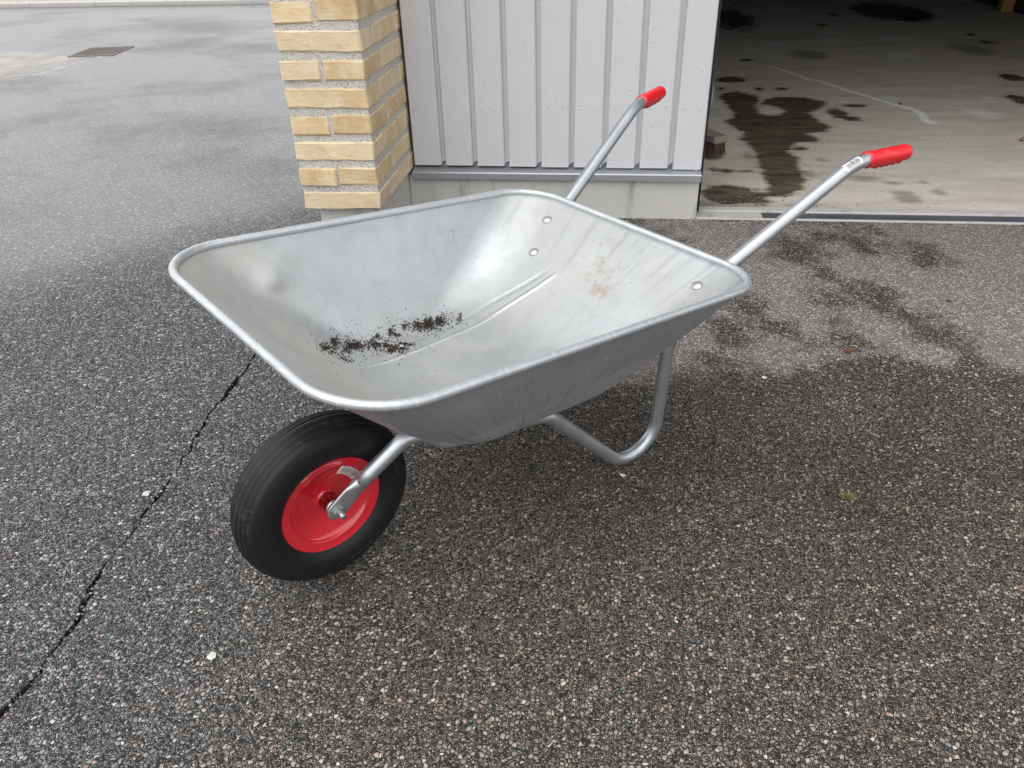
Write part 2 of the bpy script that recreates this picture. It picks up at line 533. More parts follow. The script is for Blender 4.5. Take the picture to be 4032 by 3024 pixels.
def mat_brick():
    M = NT('yellow_brick')
    p = M.obj()
    r = M.rand()
    off = M.node('ShaderNodeCombineXYZ', {0: M.math('MULTIPLY', r, 37.), 1: M.math('MULTIPLY', r, 11.), 2: 0.})
    q = M.add(p, off)
    n = M.noise(q, 9, 5, .6)
    n2 = M.noise(M.mapping(q, (1, 1, 3)), 22, 5, .65)
    base = M.ramp(r, [(0, (.52, .36, .18)), (.35, (.60, .44, .25)), (.7, (.68, .54, .36)), (1, (.62, .49, .33))])
    col = M.mix(M.maprange(n, .35, .7), base, (.70, .565, .37))
    col = M.mix(M.math('MULTIPLY', M.maprange(n2, .5, .75), .6), col, (.50, .32, .13))
    pale = M.maprange(M.noise(q, 17, 4, .7), .55, .75)
    col = M.mix(M.math('MULTIPLY', pale, .55), col, (.78, .71, .58))
    spots = M.maprange(M.voro(q, 60), .09, .03)
    col = M.mix(M.math('MULTIPLY', spots, .6), col, (.20, .13, .07))
    M.set('Base Color', col)
    M.set('Roughness', .82)
    fine = M.noise(q, 130, 4, .65)
    M.set('Normal', M.bump(M.math('SUBTRACT', M.math('ADD', fine, M.math('MULTIPLY', n2, 1.2)), spots), .4, .004))
    return M.m

def mat_mortar():
    M = NT('mortar')
    p = M.obj()
    c = M.sep(M.voro(p, 330, out='Color'))[0]
    col = M.ramp(c, [(0, (.36, .33, .29)), (.2, (.56, .525, .47)), (.75, (.66, .625, .565)), (1, (.78, .75, .69))])
    M.set('Base Color', col)
    M.set('Roughness', .95)
    M.set('Normal', M.bump(M.math('ADD', M.voro(p, 330), M.noise(p, 60, 4)), .7, .006))
    return M.m

def mat_paint():
    M = NT('light_grey_painted_wood')
    p = M.obj()
    r = M.rand()
    off = M.node('ShaderNodeCombineXYZ', {0: M.math('MULTIPLY', r, 23.), 1: 0., 2: M.math('MULTIPLY', r, 7.)})
    q = M.add(p, off)
    grain = M.noise(M.mapping(q, (60, 60, 1.6)), 3, 6, .65)
    n = M.noise(q, 6, 4)
    col = M.mix(n, (.55, .55, .562), (.61, .61, .622))
    scr = M.maprange(M.noise(M.mapping(q, (26, 26, 3)), 2.2, 5, .7), .66, .72)
    col = M.mix(M.math('MULTIPLY', scr, .6), col, (.78, .78, .78))
    drt = M.maprange(M.noise(M.mapping(q, (14, 14, 2)), 3, 4, .7), .62, .8)
    col = M.mix(M.math('MULTIPLY', drt, .35), col, (.40, .39, .39))
    M.set('Base Color', col)
    M.set('Roughness', M.fmix(n, .42, .58))
    kn = M.voro(M.mapping(q, (7, 7, 2.2)), 1.0)
    rings = M.math('MULTIPLY', M.math('SINE', M.math('MULTIPLY', kn, 60.)), M.maprange(kn, .30, .12))
    blob = M.maprange(M.voro(q, 38), .12, .03)
    h = M.math('ADD', M.math('ADD', grain, M.math('MULTIPLY', rings, .22)), M.math('MULTIPLY', blob, .8))
    M.set('Normal', M.bump(h, .8, .0028))
    return M.m

def mat_galv(name, tray=False):
    M = NT(name)
    p = M.obj()
    sp = M.sep(p)
    mott = M.noise(p, 14, 5, .6)
    fl = M.voro(p, 42, out='Color')
    f = M.sep(fl)[0]
    col = M.mix(mott, (.42, .445, .465), (.56, .58, .60))
    col = M.mix(M.math('MULTIPLY', f, .22), col, (.64, .655, .67))
    rough = M.fmix(mott, .36, .48)
    if tray:
        # run marks of the zinc bath, top to bottom
        ins = M.attr('inside')
        av0 = M.node('ShaderNodeCombineXYZ', {0: M.attr('arc'), 1: sp[2], 2: M.math('MULTIPLY', ins, 5.)})
        run = M.noise(M.mapping(av0, (48, 5.5, 1)), 1.0, 3, .5)
        run2 = M.noise(M.mapping(av0, (240, 5, 1)), 1.0, 2, .5)
        soft = M.noise(p, 9, 3, .5)
        hi = M.math('MULTIPLY', M.maprange(M.math('ADD', sp[2], M.math('MULTIPLY', M.math('SUBTRACT', run, .5), .12)), .335, .40), M.maprange(soft, .32, .60))
        rm = M.math('MULTIPLY', M.maprange(run, .50, .66), hi)
        col = M.mix(M.math('MULTIPLY', rm, M.fmix(M.maprange(sp[0], -.58, -.68), .14, .5)), col, (.24, .265, .29))
        out_hi = M.math('MULTIPLY', M.math('SUBTRACT', 1, ins), M.maprange(sp[2], .355, .375))
        col = M.mix(M.math('MULTIPLY', out_hi, M.fmix(M.maprange(run2, .36, .62), .20, .50)), col, (.25, .275, .31))
        band = M.math('MULTIPLY', M.math('SUBTRACT', 1, ins), M.math('MULTIPLY', M.maprange(sp[2], .30, .345), M.maprange(sp[2], .42, .37)))
        col = M.mix(M.math('MULTIPLY', M.math('MULTIPLY', band, M.maprange(run, .52, .64)), .45), col, (.19, .21, .245))
        chips = M.math('MULTIPLY', M.maprange(M.voro(M.mapping(p, (30, 30, 30)), 1.0), .10, .06), M.math('SUBTRACT', 1, ins))
        col = M.mix(M.math('MULTIPLY', chips, .7), col, (.80, .81, .82))
        fl2 = M.math('MULTIPLY', M.maprange(run2, .52, .66), M.fmix(ins, M.fmix(M.maprange(sp[2], .34, .39), .08, .42), .12))
        col = M.mix(M.math('MULTIPLY', fl2, .6), col, (.68, .70, .725))
        rough = M.fmix(M.math('MULTIPLY', M.maprange(run2, .45, .7), .5), rough, .52)
        # white rust / dust film
        film = M.maprange(M.noise(p, 6, 7, .72), .38, .66)
        low = M.maprange(sp[2], .38, .25)
        front = M.math('MULTIPLY', M.maprange(sp[0], -.20, -.06), .45)
        rear = M.math('MULTIPLY', M.maprange(sp[0], -.55, -.68), .25)
        dustm = M.math('ADD', M.math('ADD', M.math('MULTIPLY', film, .36), M.math('MULTIPLY', low, .34)), M.math('ADD', front, rear))
        dustm = M.math('MULTIPLY', ins, dustm, clamp=True)
        dcol = M.mix(M.maprange(M.noise(p, 11, 5, .7), .35, .65), (.36, .35, .312), (.43, .425, .395))
        dcol = M.mix(M.math('MULTIPLY', front, 1.1), dcol, (.49, .455, .375))
        col = M.mix(dustm, col, dcol)
        metal = M.math('SUBTRACT', M.fmix(ins, .64, .86), M.math('MULTIPLY', dustm, .7))
        rough = M.fmix(dustm, rough, .60)
        # dried mud
        mud = M.math('MULTIPLY', M.attr('mud'), M.attr('inside'))
        mn = M.noise(M.mapping(p, (24, 24, 14)), 2.2, 8, .8)
        mud = M.maprange(M.math('ADD', mud, M.math('MULTIPLY', M.math('SUBTRACT', mn, .5), 3.4)), .55, 1.35)
        col = M.mix(M.math('MULTIPLY', mud, .72), col, (.30, .22, .135))
        metal = M.math('MULTIPLY', metal, M.math('SUBTRACT', 1, M.math('MULTIPLY', mud, .9)))
        rough = M.fmix(mud, rough, .85)
        squeeze = M.math('SUBTRACT', 1., M.math('MULTIPLY', M.maprange(sp[0], -.50, -.68), .35))
        av = M.math('ABSOLUTE', sp[1])
        span = M.math('MULTIPLY', M.maprange(sp[0], -.665, -.615), M.maprange(sp[0], -.14, -.24))
        span = M.math('MULTIPLY', span, M.maprange(sp[2], .36, .335))
        span = M.math('MULTIPLY', span, M.fmix(M.math('GREATER_THAN', sp[1], 0.), 1., M.maprange(sp[0], -.52, -.46)))
        def ridge(c, w):
            d = M.math('ABSOLUTE', M.math('SUBTRACT', av, M.math('MULTIPLY', squeeze, c)))
            return M.math('MULTIPLY', M.maprange(d, w, 0.), span)
        rib1 = ridge(.125, .0085)
        rib2 = ridge(.160, .011)
        ribh = M.math('SUBTRACT', rib1, M.math('MULTIPLY', rib2, .5))
        rb = M.math('MULTIPLY', M.maprange(rib1, .35, .9), ins)
        col = M.mix(M.math('MULTIPLY', rb, .6), col, (.66, .66, .64))
        # hairline scratches
        sc = M.noise(M.mapping(p, (3, 130, 3), rot=(0, 0, rad(12))), 2, 2, .5)
        sc2 = M.noise(M.mapping(p, (4, 150, 4), rot=(0, 0, rad(-38))), 2, 2, .5)
        scm = M.math('MAXIMUM', M.maprange(sc, .69, .73), M.maprange(sc2, .70, .74))
        col = M.mix(M.math('MULTIPLY', scm, .3), col, (.36, .36, .36))
        M.set('Metallic', metal)
        dent = M.noise(p, 7, 3, .5)
        nb = M.bump(ribh, .8, .0035, M.bump(dent, .10, .02))
        M.set('Normal', M.bump(M.math('ADD', M.noise(p, 240, 3), M.math('MULTIPLY', run2, .7)), .06, .002, nb))
    else:
        st = M.noise(M.mapping(p, (40, 40, 40)), 3, 4, .65)
        col = M.mix(M.math('MULTIPLY', M.maprange(st, .55, .75), .5), col, (.38, .40, .42))
        M.set('Metallic', .88)
        M.set('Normal', M.bump(M.noise(p, 160, 4), .06, .002))
    M.set('Base Color', col)
    M.set('Roughness', rough)
    return M.m

def mat_bead():
    M = NT('galvanised_bead')
    p = M.obj()
    mott = M.noise(p, 30, 4, .6)
    ln = M.noise(M.mapping(p, (230, 40, 40)), 1.0, 3, .6)
    col = M.mix(mott, (.46, .48, .495), (.60, .615, .63))
    col = M.mix(M.math('MULTIPLY', M.maprange(ln, .48, .66), .45), col, (.70, .715, .73))
    scuff = M.maprange(M.noise(M.mapping(p, (40, 40, 90)), 2.2, 5, .75), .64, .72)
    col = M.mix(M.math('MULTIPLY', scuff, .6), col, (.24, .24, .235))
    M.set('Base Color', col)
    M.set('Metallic', .62)
    M.set('Roughness', M.fmix(ln, .36, .54))
    M.set('Normal', M.bump(M.math('ADD', ln, M.noise(p, 200, 3)), .12, .002))
    return M.m

def mat_red_paint():
    M = NT('red_gloss_paint')
    p = M.obj()
    n = M.noise(p, 40, 4)
    col = M.mix(n, (.60, .010, .026), (.68, .016, .034))
    dirt = M.maprange(M.noise(p, 55, 6, .75), .60, .72)
    col = M.mix(M.math('MULTIPLY', dirt, .35), col, (.20, .06, .04))
    M.set('Base Color', col)
    M.set('Roughness', M.fmix(dirt, .12, .45))
    M.set('Coat Weight', 1.0)
    M.set('Coat Roughness', .04)
    M.set('Normal', M.bump(M.noise(p, 30, 2), .04, .003))
    return M.m

def mat_grip():
    M = NT('red_plastic_grip')
    p = M.obj()
    n = M.noise(p, 60, 4, .65)
    ch = M.maprange(M.noise(M.mapping(p, (30, 90, 90)), 1, 4, .6), .55, .72)
    col = M.mix(M.math('MULTIPLY', ch, .45), M.mix(n, (.66, .012, .02), (.74, .02, .03)), (.80, .16, .17))
    M.set('Base Color', col)
    M.set('Roughness', M.fmix(ch, .38, .6))
    M.set('Normal', M.bump(n, .08, .002))
    return M.m

def mat_rubber():
    M = NT('tyre_rubber')
    p = M.obj()
    n = M.noise(p, 26, 5, .65)
    r = M.math('POWER', M.math('ADD', M.math('POWER', M.sep(p)[0], 2), M.math('POWER', M.sep(p)[2], 2)), .5)
    tread = M.maprange(r, .147, .156)
    col = M.mix(n, (.0065, .007, .008), (.013, .0135, .0145))
    dst = M.math('MULTIPLY', tread, M.maprange(M.noise(p, 45, 6, .75), .50, .74))
    col = M.mix(M.math('MULTIPLY', dst, .55), col, (.085, .08, .068))
    smear = M.maprange(M.noise(M.mapping(p, (9, 9, 60)), 2, 4, .7), .66, .76)
    col = M.mix(M.math('MULTIPLY', smear, .5), col, (.10, .10, .10))
    M.set('Base Color', col)
    M.set('Roughness', M.fmix(dst, M.fmix(n, .42, .55), .85))
    M.set('Specular IOR Level', .32)
    M.set('Normal', M.bump(M.noise(p, 300, 3), .08, .001))
    return M.m

def mat_wood(name, a, b, rough=.8):
    M = NT(name)
    p = M.obj()
    g = M.noise(M.mapping(p, (2, 30, 30)), 3, 6, .7)
    M.set('Base Color', M.mix(M.maprange(g, .3, .7), a, b))
    M.set('Roughness', rough)
    M.set('Normal', M.bump(g, .4, .004))
    return M.m

def mat_stone(name, a, b):
    M = NT(name)
    p = M.obj()
    r = M.rand()
    M.set('Base Color', M.mix(M.noise(p, 250, 4), a, b))
    M.set('Roughness', .8)
    M.set('Normal', M.bump(M.noise(p, 500, 3), .5, .001))
    return M.m

ASPHALT = mat_asphalt()
FLOOR = mat_floor()
CONCRETE = mat_concrete('plinth_concrete')
PALE_CONCRETE = mat_concrete('pale_concrete', (.40, .385, .36), (.50, .485, .46))
BRICK = mat_brick()
MORTAR = mat_mortar()
PAINT = mat_paint()
GALV_TRAY = mat_galv('galvanised_tray', True)
GALV = mat_galv('galvanised_tube')
BEAD = mat_bead()
RED = mat_red_paint()
GRIP = mat_grip()
RUBBER = mat_rubber()
FLASHING = simple('grey_painted_steel', (.36, .37, .39), .36, .5, .05, 120, .06)
STEEL = simple('zinc_bolt', (.50, .50, .50), .42, .9, .05, 400)
DARK_STEEL = simple('rusty_cast_iron', (.21, .18, .17), .7, .3, .4, 90, .3)
BLACK_RUBBER = simple('black_seal', (.016, .016, .017), .6, 0, .1, 100)
STRIP = simple('blue_grey_strip', (.085, .095, .11), .5, 0, .2, 60, .25)
DARK_WOOD = mat_wood('dark_stained_wood', (.030, .022, .016), (.055, .040, .030))
POST_WOOD = mat_wood('ochre_wood', (.30, .16, .05), (.42, .24, .08))
BROOM_WOOD = mat_wood('weathered_broom_wood', (.15, .12, .098), (.30, .25, .21))
BRISTLE = simple('brown_bristle', (.16, .10, .066), .7, 0, 0, 200, .5)
PAPER = simple('white_label_paper', (.84, .83, .81), .55, 0, .05, 300, .05)
INK = simple('black_ink', (.12, .12, .12), .5, 0, 0, 200, .0)
SOIL = simple('dark_soil', (.034, .019, .014), .95, 0, .4, 500, .4)
MOSS = simple('yellow_green_moss', (.27, .245, .085), .8, 0, .2, 300, .4)

# ------------------------------------------------------------------ ground: asphalt yard with a real crack cut into it
def jag(pts, step=.012):
    out = []
    for a, b in zip(pts[:-1], pts[1:]):
        a = np.array(a); b = np.array(b)
        n = max(1, int(np.linalg.norm(b - a) / step))
        for k in range(n):
            out.append(a + (b - a) * k / n)
    out.append(np.array(pts[-1]))
    return out

def build_asphalt():
    xs = np.concatenate([np.linspace(-60, -9, 12), np.linspace(-8, -1.6, 44), np.arange(-1.55, 1.8, .026), np.linspace(1.9, 8, 30), np.linspace(9, 60, 12)])
    ys = np.concatenate([np.linspace(-60, -4, 12), np.linspace(-3.5, -.1, 16), np.arange(0, 2.62, .026), [2.6695]])
    ys2 = np.concatenate([np.linspace(2.8, 9.6, 54), [9.82]])
    pts = [(x, y) for x in xs for y in ys]
    xl = xs[xs < -.80]
    pts += [(x, y) for x in xl for y in ys2]
    # crack outline: a thin irregular slit
    cl = jag(ASPH_CRACK)
    r = random.Random(3)
    L, Rr = [], []
    n = len(cl)
    for i, c in enumerate(cl):
        t = i / (n - 1)
        fat = .0042 + .0026 * math.sin(i * .37) + r.uniform(-.0012, .0014)
        if .36 < t < .44 or .52 < t < .66:
            fat *= .42
        if i in (0, n - 1):
            fat = .0006
        jx = r.uniform(-.004, .004)
        L.append((c[0] + jx - fat, c[1])); Rr.append((c[0] + jx + fat, c[1]))
    loop = L + Rr[::-1]
    base = len(pts)
    keep = []
    for p in pts:
        ok = True
        if abs(p[0] + .893) < .05 and .45 < p[1] < 1.8:
            d = min(abs(p[0] - c[0]) + abs(p[1] - c[1]) for c in cl)
            ok = d > .014
        if ok:
            keep.append(p)
    base = len(keep)
    allp = keep + loop
    m = len(loop)
    edges = [(base + i, base + (i + 1) % m) for i in range(m)]
    # the building's footprint is an outside corner
    V, E_, F_, *_ = delaunay_2d_cdt([Vector(p) for p in allp], edges, [], 0, 1e-7)
    V = np.array([(v.x, v.y) for v in V])
    loopa = [tuple(p) for p in loop]
    cen = np.array([V[list(f)].mean(0) for f in F_])
    ins = poly_sdf(cen[:, 0], cen[:, 1], loopa) < 0
    bad = (cen[:, 1] > 2.67) & (cen[:, 0] > -.80)
    faces = [f for f, a, b in zip(F_, ins, bad) if not (a or b)]
    Z = ground_z(V[:, 0], V[:, 1])
    verts = [(x, y, z) for (x, y), z in zip(V, Z)]
    # walls of the crack
    nv = len(verts)
    for (x, y) in loopa:
        verts.append((x, y, gz(x, y)))
    for (x, y) in loopa:
        verts.append((x, y, gz(x, y) - .022))
    wall = [(nv + i, nv + (i + 1) % m, nv + m + (i + 1) % m, nv + m + i) for i in range(m)]
    h = m // 2
    floorf = [(nv + m + i, nv + m + i + 1, nv + m + m - 2 - i, nv + m + m - 1 - i) for i in range(h - 1)]
    me = mesh_from('asphalt', verts, faces + wall + floorf)
    bm = bmesh.new(); bm.from_mesh(me)
    for f in bm.faces:
        if f.normal.z < -.5:
            f.normal_flip()
    bm.to_mesh(me); bm.free()
    P = np.array([v.co[:] for v in me.vertices])
    x, y = P[:, 0], P[:, 1]
    d = -poly_sdf(x, y, DRY_EDGE)                  # positive where dry
    for e in ASPH_WET:
        d = np.minimum(d, ell_sdf(x, y, (e[0], e[1], e[2] * .85, e[3] * .85)))
    for line, wd in (([(.72, 2.15), (.80, 2.10), (.86, 2.03), (.92, 1.91), (.965, 1.81), (1.02, 1.70)], .030), ([(.60, 2.46), (.68, 2.50), (.78, 2.54), (.90, 2.59)], .022),
                     ([(.62, 2.36), (.66, 2.27), (.72, 2.19)], .016), ([(.38, 2.08), (.44, 1.99), (.50, 1.92), (.55, 1.86)], .026), ([(.90, 2.46), (.98, 2.40), (1.05, 2.36)], .022)):
        for a_, b_ in zip(line[:-1], line[1:]):
            d = np.minimum(d, seg_dist(x, y, a_, b_) - wd)
    # damp strip along the plinth and behind the tray
    d = np.minimum(d, np.where(x < .30, -.02 + (x - .05) * .25 + (y < 2.2) * .02, 1))
    set_attr(me, 'dry', np.clip(d, -.15, .08))
    sl = -poly_sdf(x, y, SEDIMENT)
    set_attr(me, 'silt', np.clip(sl, -1, 1))
    set_attr(me, 'foam', ((x > -4.45) & (x < -3.9) & (y < 6.3)).astype(float))
    set_attr(me, 'far', sstep(2.25, 3.2, y - 1.1 * (x + 1.05)) * sstep(-.85, -1.05, x))
    set_attr(me, 'warm', sstep(-.95, -.2, x))
    set_attr(me, 'barrow_dark', np.exp(-((x - .25) / .75) ** 2 - ((y - 1.38) / .36) ** 2))
    me.polygons.foreach_set('use_smooth', [False] * len(me.polygons))
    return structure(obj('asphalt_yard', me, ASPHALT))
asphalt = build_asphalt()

# loose grit on the asphalt: uncountable crumbs
def stone_mesh_data(r, flat=.6, rs=random):
    """irregular 8-sided pebble: verts and faces"""
    phi = (1 + 5 ** .5) / 2
    base = [(1, 0, 0), (-1, 0, 0), (0, 1, 0), (0, -1, 0), (0, 0, 1), (0, 0, -1), (.6, .6, .5), (-.6, .6, .45), (-.6, -.6, .5), (.6, -.6, .4)]
    bm = bmesh.new()
    for b in base:
        bm.verts.new(((b[0] + rs.uniform(-.25, .25)) * r, (b[1] + rs.uniform(-.25, .25)) * r, (b[2] + rs.uniform(-.2, .2)) * r * flat))
    bmesh.ops.convex_hull(bm, input=bm.verts)
    loose = [v for v in bm.verts if not v.link_faces]
    bmesh.ops.delete(bm, geom=loose, context='VERTS')
    return bm

def crumbs(name, spots, mats, flat=.6, seed=1, smooth=False):
    """one mesh of many small octahedral crumbs; spots = (x, y, z, r, material index)"""
    rs = random.Random(seed)
    vs, fs, mi = [], [], []
    for x, y, z, r, m in spots:
        a = rs.uniform(0, 6.28)
        ex, ey, ez = r * rs.uniform(.7, 1.3), r * rs.uniform(.6, 1.1), r * flat * rs.uniform(.7, 1.2)
        ca, sa = math.cos(a), math.sin(a)
        b = len(vs)
        for (px, py, pz) in ((1, 0, 0), (.2, 1, .15), (-1, .1, -.1), (-.15, -1, .1), (.15, .1, 1), (0, 0, -.7)):
            px = px * ex * rs.uniform(.75, 1.2); py = py * ey * rs.uniform(.75, 1.2)
            vs.append((x + px * ca - py * sa, y + px * sa + py * ca, z + pz * ez))
        for t in ((0, 1, 4), (1, 2, 4), (2, 3, 4), (3, 0, 4), (1, 0, 5), (2, 1, 5), (3, 2, 5), (0, 3, 5)):
            fs.append((b + t[0], b + t[1], b + t[2])); mi.append(m)
    me = mesh_from(name, vs, fs, smooth)
    for mt in mats:
        me.materials.append(mt)
    me.polygons.foreach_set('material_index', mi)
    return me

ST_GREY = mat_stone('grey_stone', (.13, .125, .12), (.26, .25, .24))
ST_PALE = mat_stone('pale_stone', (.42, .41, .38), (.62, .60, .56))
ST_PINK = mat_stone('pink_granite', (.24, .14, .10), (.42, .27, .20))
ST_DARK = mat_stone('dark_stone', (.03, .028, .026), (.07, .065, .06))
ST_OCHRE = mat_stone('ochre_stone', (.28, .20, .11), (.42, .33, .20))
spots = []
r0 = random.Random(11)
for i in range(5200):
    # denser near the camera
    y = .25 + 2.4 * r0.random() ** 1.4
    x = r0.uniform(-1.9, 1.9)
    if -1.0 < x < -.7 and y > 2.2:
        continue
    if y > 2.64:
        continue
    r = r0.choice((.0012, .0016, .0016, .002, .002, .0026, .0034))
    m = r0.choices((0, 1, 2, 3, 4), (5, 1.6, 3.2, 2.5, 1.2))[0]
    spots.append((x, y, gz(x, y) + r * .12, r, m))
for i in range(900):
    x = r0.uniform(-.3, 3.2); y = 2.665 - abs(r0.gauss(0, .035))
    r = r0.uniform(.0012, .003)
    spots.append((x, y, gz(x, y) + r * .3, r, r0.choices((0, 1, 2, 4), (4, 3, 1, 1))[0]))
for i in range(320):       # crumbled edges of the crack
    c = r0.choice(ASPH_CRACK)
    x = c[0] + r0.gauss(0, .018); y = c[1] + r0.gauss(0, .03)
    r = r0.uniform(.0016, .0045)
    spots.append((x, y, gz(x, y) + r * .2, r, r0.choices((0, 1, 2, 3), (4, 1, 1, 3))[0]))
g = obj('loose_grit', crumbs('loose_grit', spots, [ST_GREY, ST_PALE, ST_PINK, ST_DARK, ST_OCHRE]))
g['kind'] = 'stuff'
g['label'] = 'loose stone grit strewn over the asphalt'
g['category'] = 'grit'

# kerb and verge at the far side of the yard
k = obj('kerb', bm_mesh('kerb', box_bm(-60, -3.2, 9.83, 9.97, -.2, .045, .012)), PALE_CONCRETE)
structure(k)
verge_mat = simple('beige_gravel_verge', (.42, .37, .29), .95, 0, .8, 60, .25)
structure(obj('gravel_verge', bm_mesh('gravel_verge', box_bm(-80, -.95, 9.972, 60, -.3, .03)), verge_mat))

# storm drain grate
def build_drain():
    z = -.0030
    root = empty('storm_drain', (-4.24, 6.40, z))
    rz = math.atan2(6.683 - 6.595, -4.091 + 4.459)
    root.rotation_euler = (0, 0, rz * .6)
    tag(root, 'rusty slotted storm drain grate set in the wet asphalt', 'drain')
    w, d, t = .37, .44, .022
    pit_shade = obj('pit_shade', bm_mesh('pit_shade', box_bm(-w / 2 + .02, w / 2 - .02, -d / 2 + .02, d / 2 - .02, -.012, -.0028)), BLACK_RUBBER, root)  # black slab; its colour stands in for shade in the hollow under the bars
    for nm, b in (('frame_bar', (-w / 2, w / 2, -d / 2, -d / 2 + t, -.02, .003)), ('frame_bar', (-w / 2, w / 2, d / 2 - t, d / 2, -.02, .003)),
                  ('frame_bar', (-w / 2, -w / 2 + t, -d / 2 + t, d / 2 - t, -.02, .0026)), ('frame_bar', (w / 2 - t, w / 2, -d / 2 + t, d / 2 - t, -.02, .0026))):
        obj(nm, bm_mesh(nm, box_bm(*b, bevel=.002)), DARK_STEEL, root)
    n = 8
    bar = bm_mesh('grate_bar', box_bm(-w / 2 + t, w / 2 - t, -.0075, .0075, -.0045, .0008, .001))
    for i in range(n):
        o = obj('grate_bar', bar, DARK_STEEL, root)
        o.location = (0, -d / 2 + t + (d - 2 * t) * (i + .5) / n, 0)
build_drain()

# ------------------------------------------------------------------ brick wall end
XP0, XP1, YP, ZB, HB, CRS = -.9545, -.7045, 2.2531, .1597, .0552, .0774
YW = 2.6859
def brick_variant(L, W, H, seed):
    """one handmade brick, centred, with uneven arrises"""
    rs = random.Random(seed)
    bm = bmesh.new()
    nx = max(2, int(L / .06))
    bmesh.ops.create_cube(bm, size=1)
    bmesh.ops.scale(bm, vec=(L, W, H), verts=bm.verts)
    bmesh.ops.bevel(bm, geom=list(bm.edges), offset=.0035, segments=1, affect='EDGES')
    lng = [e for e in bm.edges if abs(e.verts[0].co.x - e.verts[1].co.x) > L * .5]
    bmesh.ops.subdivide_edges(bm, edges=lng, cuts=nx + 1, use_grid_fill=True)
    for v in bm.verts:
        v.co += Vector((rs.uniform(-.0022, .0022), rs.uniform(-.0016, .0016), rs.uniform(-.0022, .0022)))
    # slight skew and sag, as pressed by hand
    sk = rs.uniform(-.004, .004); sg = rs.uniform(-.003, .003)
    for v in bm.verts:
        v.co.z += sk * v.co.x / L + sg * ((v.co.x / L) ** 2)
        v.co.x += rs.choice((-1, 1)) * .0 + .004 * sk / .004 * v.co.z / H
    return bm_mesh('brick', bm)
BV = {}
def brick_mesh(kind, i):
    dims = {'stretcher': (.25, .12, HB), 'header': (.116, .12, HB), 'bat': (.18, .12, HB), 'half': (.10, .12, HB)}[kind]
    key = (kind, i % 5)
    if key not in BV:
        BV[key] = brick_variant(*dims, seed=hash(kind) % 97 + i % 5 * 13 if False else {'stretcher': 3, 'header': 41, 'bat': 77, 'half': 90}[kind] + (i % 5) * 13)
    return BV[key]

def build_brick_wall():
    root = empty('brick_wall', ((XP0 + XP1) / 2, YP, 0))
    tag(root, 'end of yellow brick wall with recessed grey mortar beside the grey board wall', 'brick wall')
    ox, oy = (XP0 + XP1) / 2, YP
    top = 2.69
    ncr = int((top - ZB) / CRS)
    y_end = 9.4
    # the mortar body, set back behind the brick faces
    core = box_bm(XP0 + .004 - ox, XP1 - .003 - ox, .0045, y_end - oy, ZB + .004, ZB + ncr * CRS + .01)
    obj('mortar', bm_mesh('mortar', core), MORTAR, root)
    rs = random.Random(5)
    cnt = 0
    def put(kind, cx, cy, z, along_y=False, flip=False):
        nonlocal cnt
        o = obj('brick', brick_mesh(kind, rs.randrange(5)), BRICK, root)
        o.location = (cx - ox + rs.uniform(-.0012, .0012), cy - oy + rs.uniform(-.0012, .0015), z + HB / 2)
        o.rotation_euler = (0, 0, (math.pi / 2 if along_y else 0) + (math.pi if flip else 0) + rs.uniform(-.004, .004))
        cnt += 1
    for c in range(ncr):
        z = ZB + c * CRS
        full = c % 2 == 0
        if full:
            put('stretcher', (XP0 + XP1) / 2, YP + .06, z, flip=rs.random() < .5)
            y = YP + .12 + .014
            put('stretcher', XP1 - .06, y + .125, z, True)
            put('half', XP1 - .06, y + .25 + .012 + .05, z, True)
            for j in range(3):
                put('stretcher', XP0 + .06, y + .125 + j * .262, z, True)
        else:
            put('bat', XP0 + .06, YP + .09, z, True)
            put('bat', XP1 - .06, YP + .09, z, True, True)
            y = YP + .18 + .014
            put('stretcher', XP1 - .06, y + .125, z, True)
            for j in range(3):
                put('stretcher', XP0 + .06, y + .125 + j * .262, z, True)
    return root
build_brick_wall()

# concrete plinth under the brick wall and under the board wall
pl = empty('concrete_plinth', (0, YF, 0))
tag(pl, 'low grey concrete plinth below the brick and board walls', 'plinth')
obj('plinth_base', bm_mesh('plinth_base', box_bm(XP0 + .036, XP1 - .012, YP + .03 - YF, 9.4 - YF, -.25, ZB + .003, .004)), CONCRETE, pl)
obj('plinth_base', bm_mesh('plinth_base', box_bm(XP1 - .0115, .322, 0, .14, -.25, .1405, .003)), CONCRETE, pl)

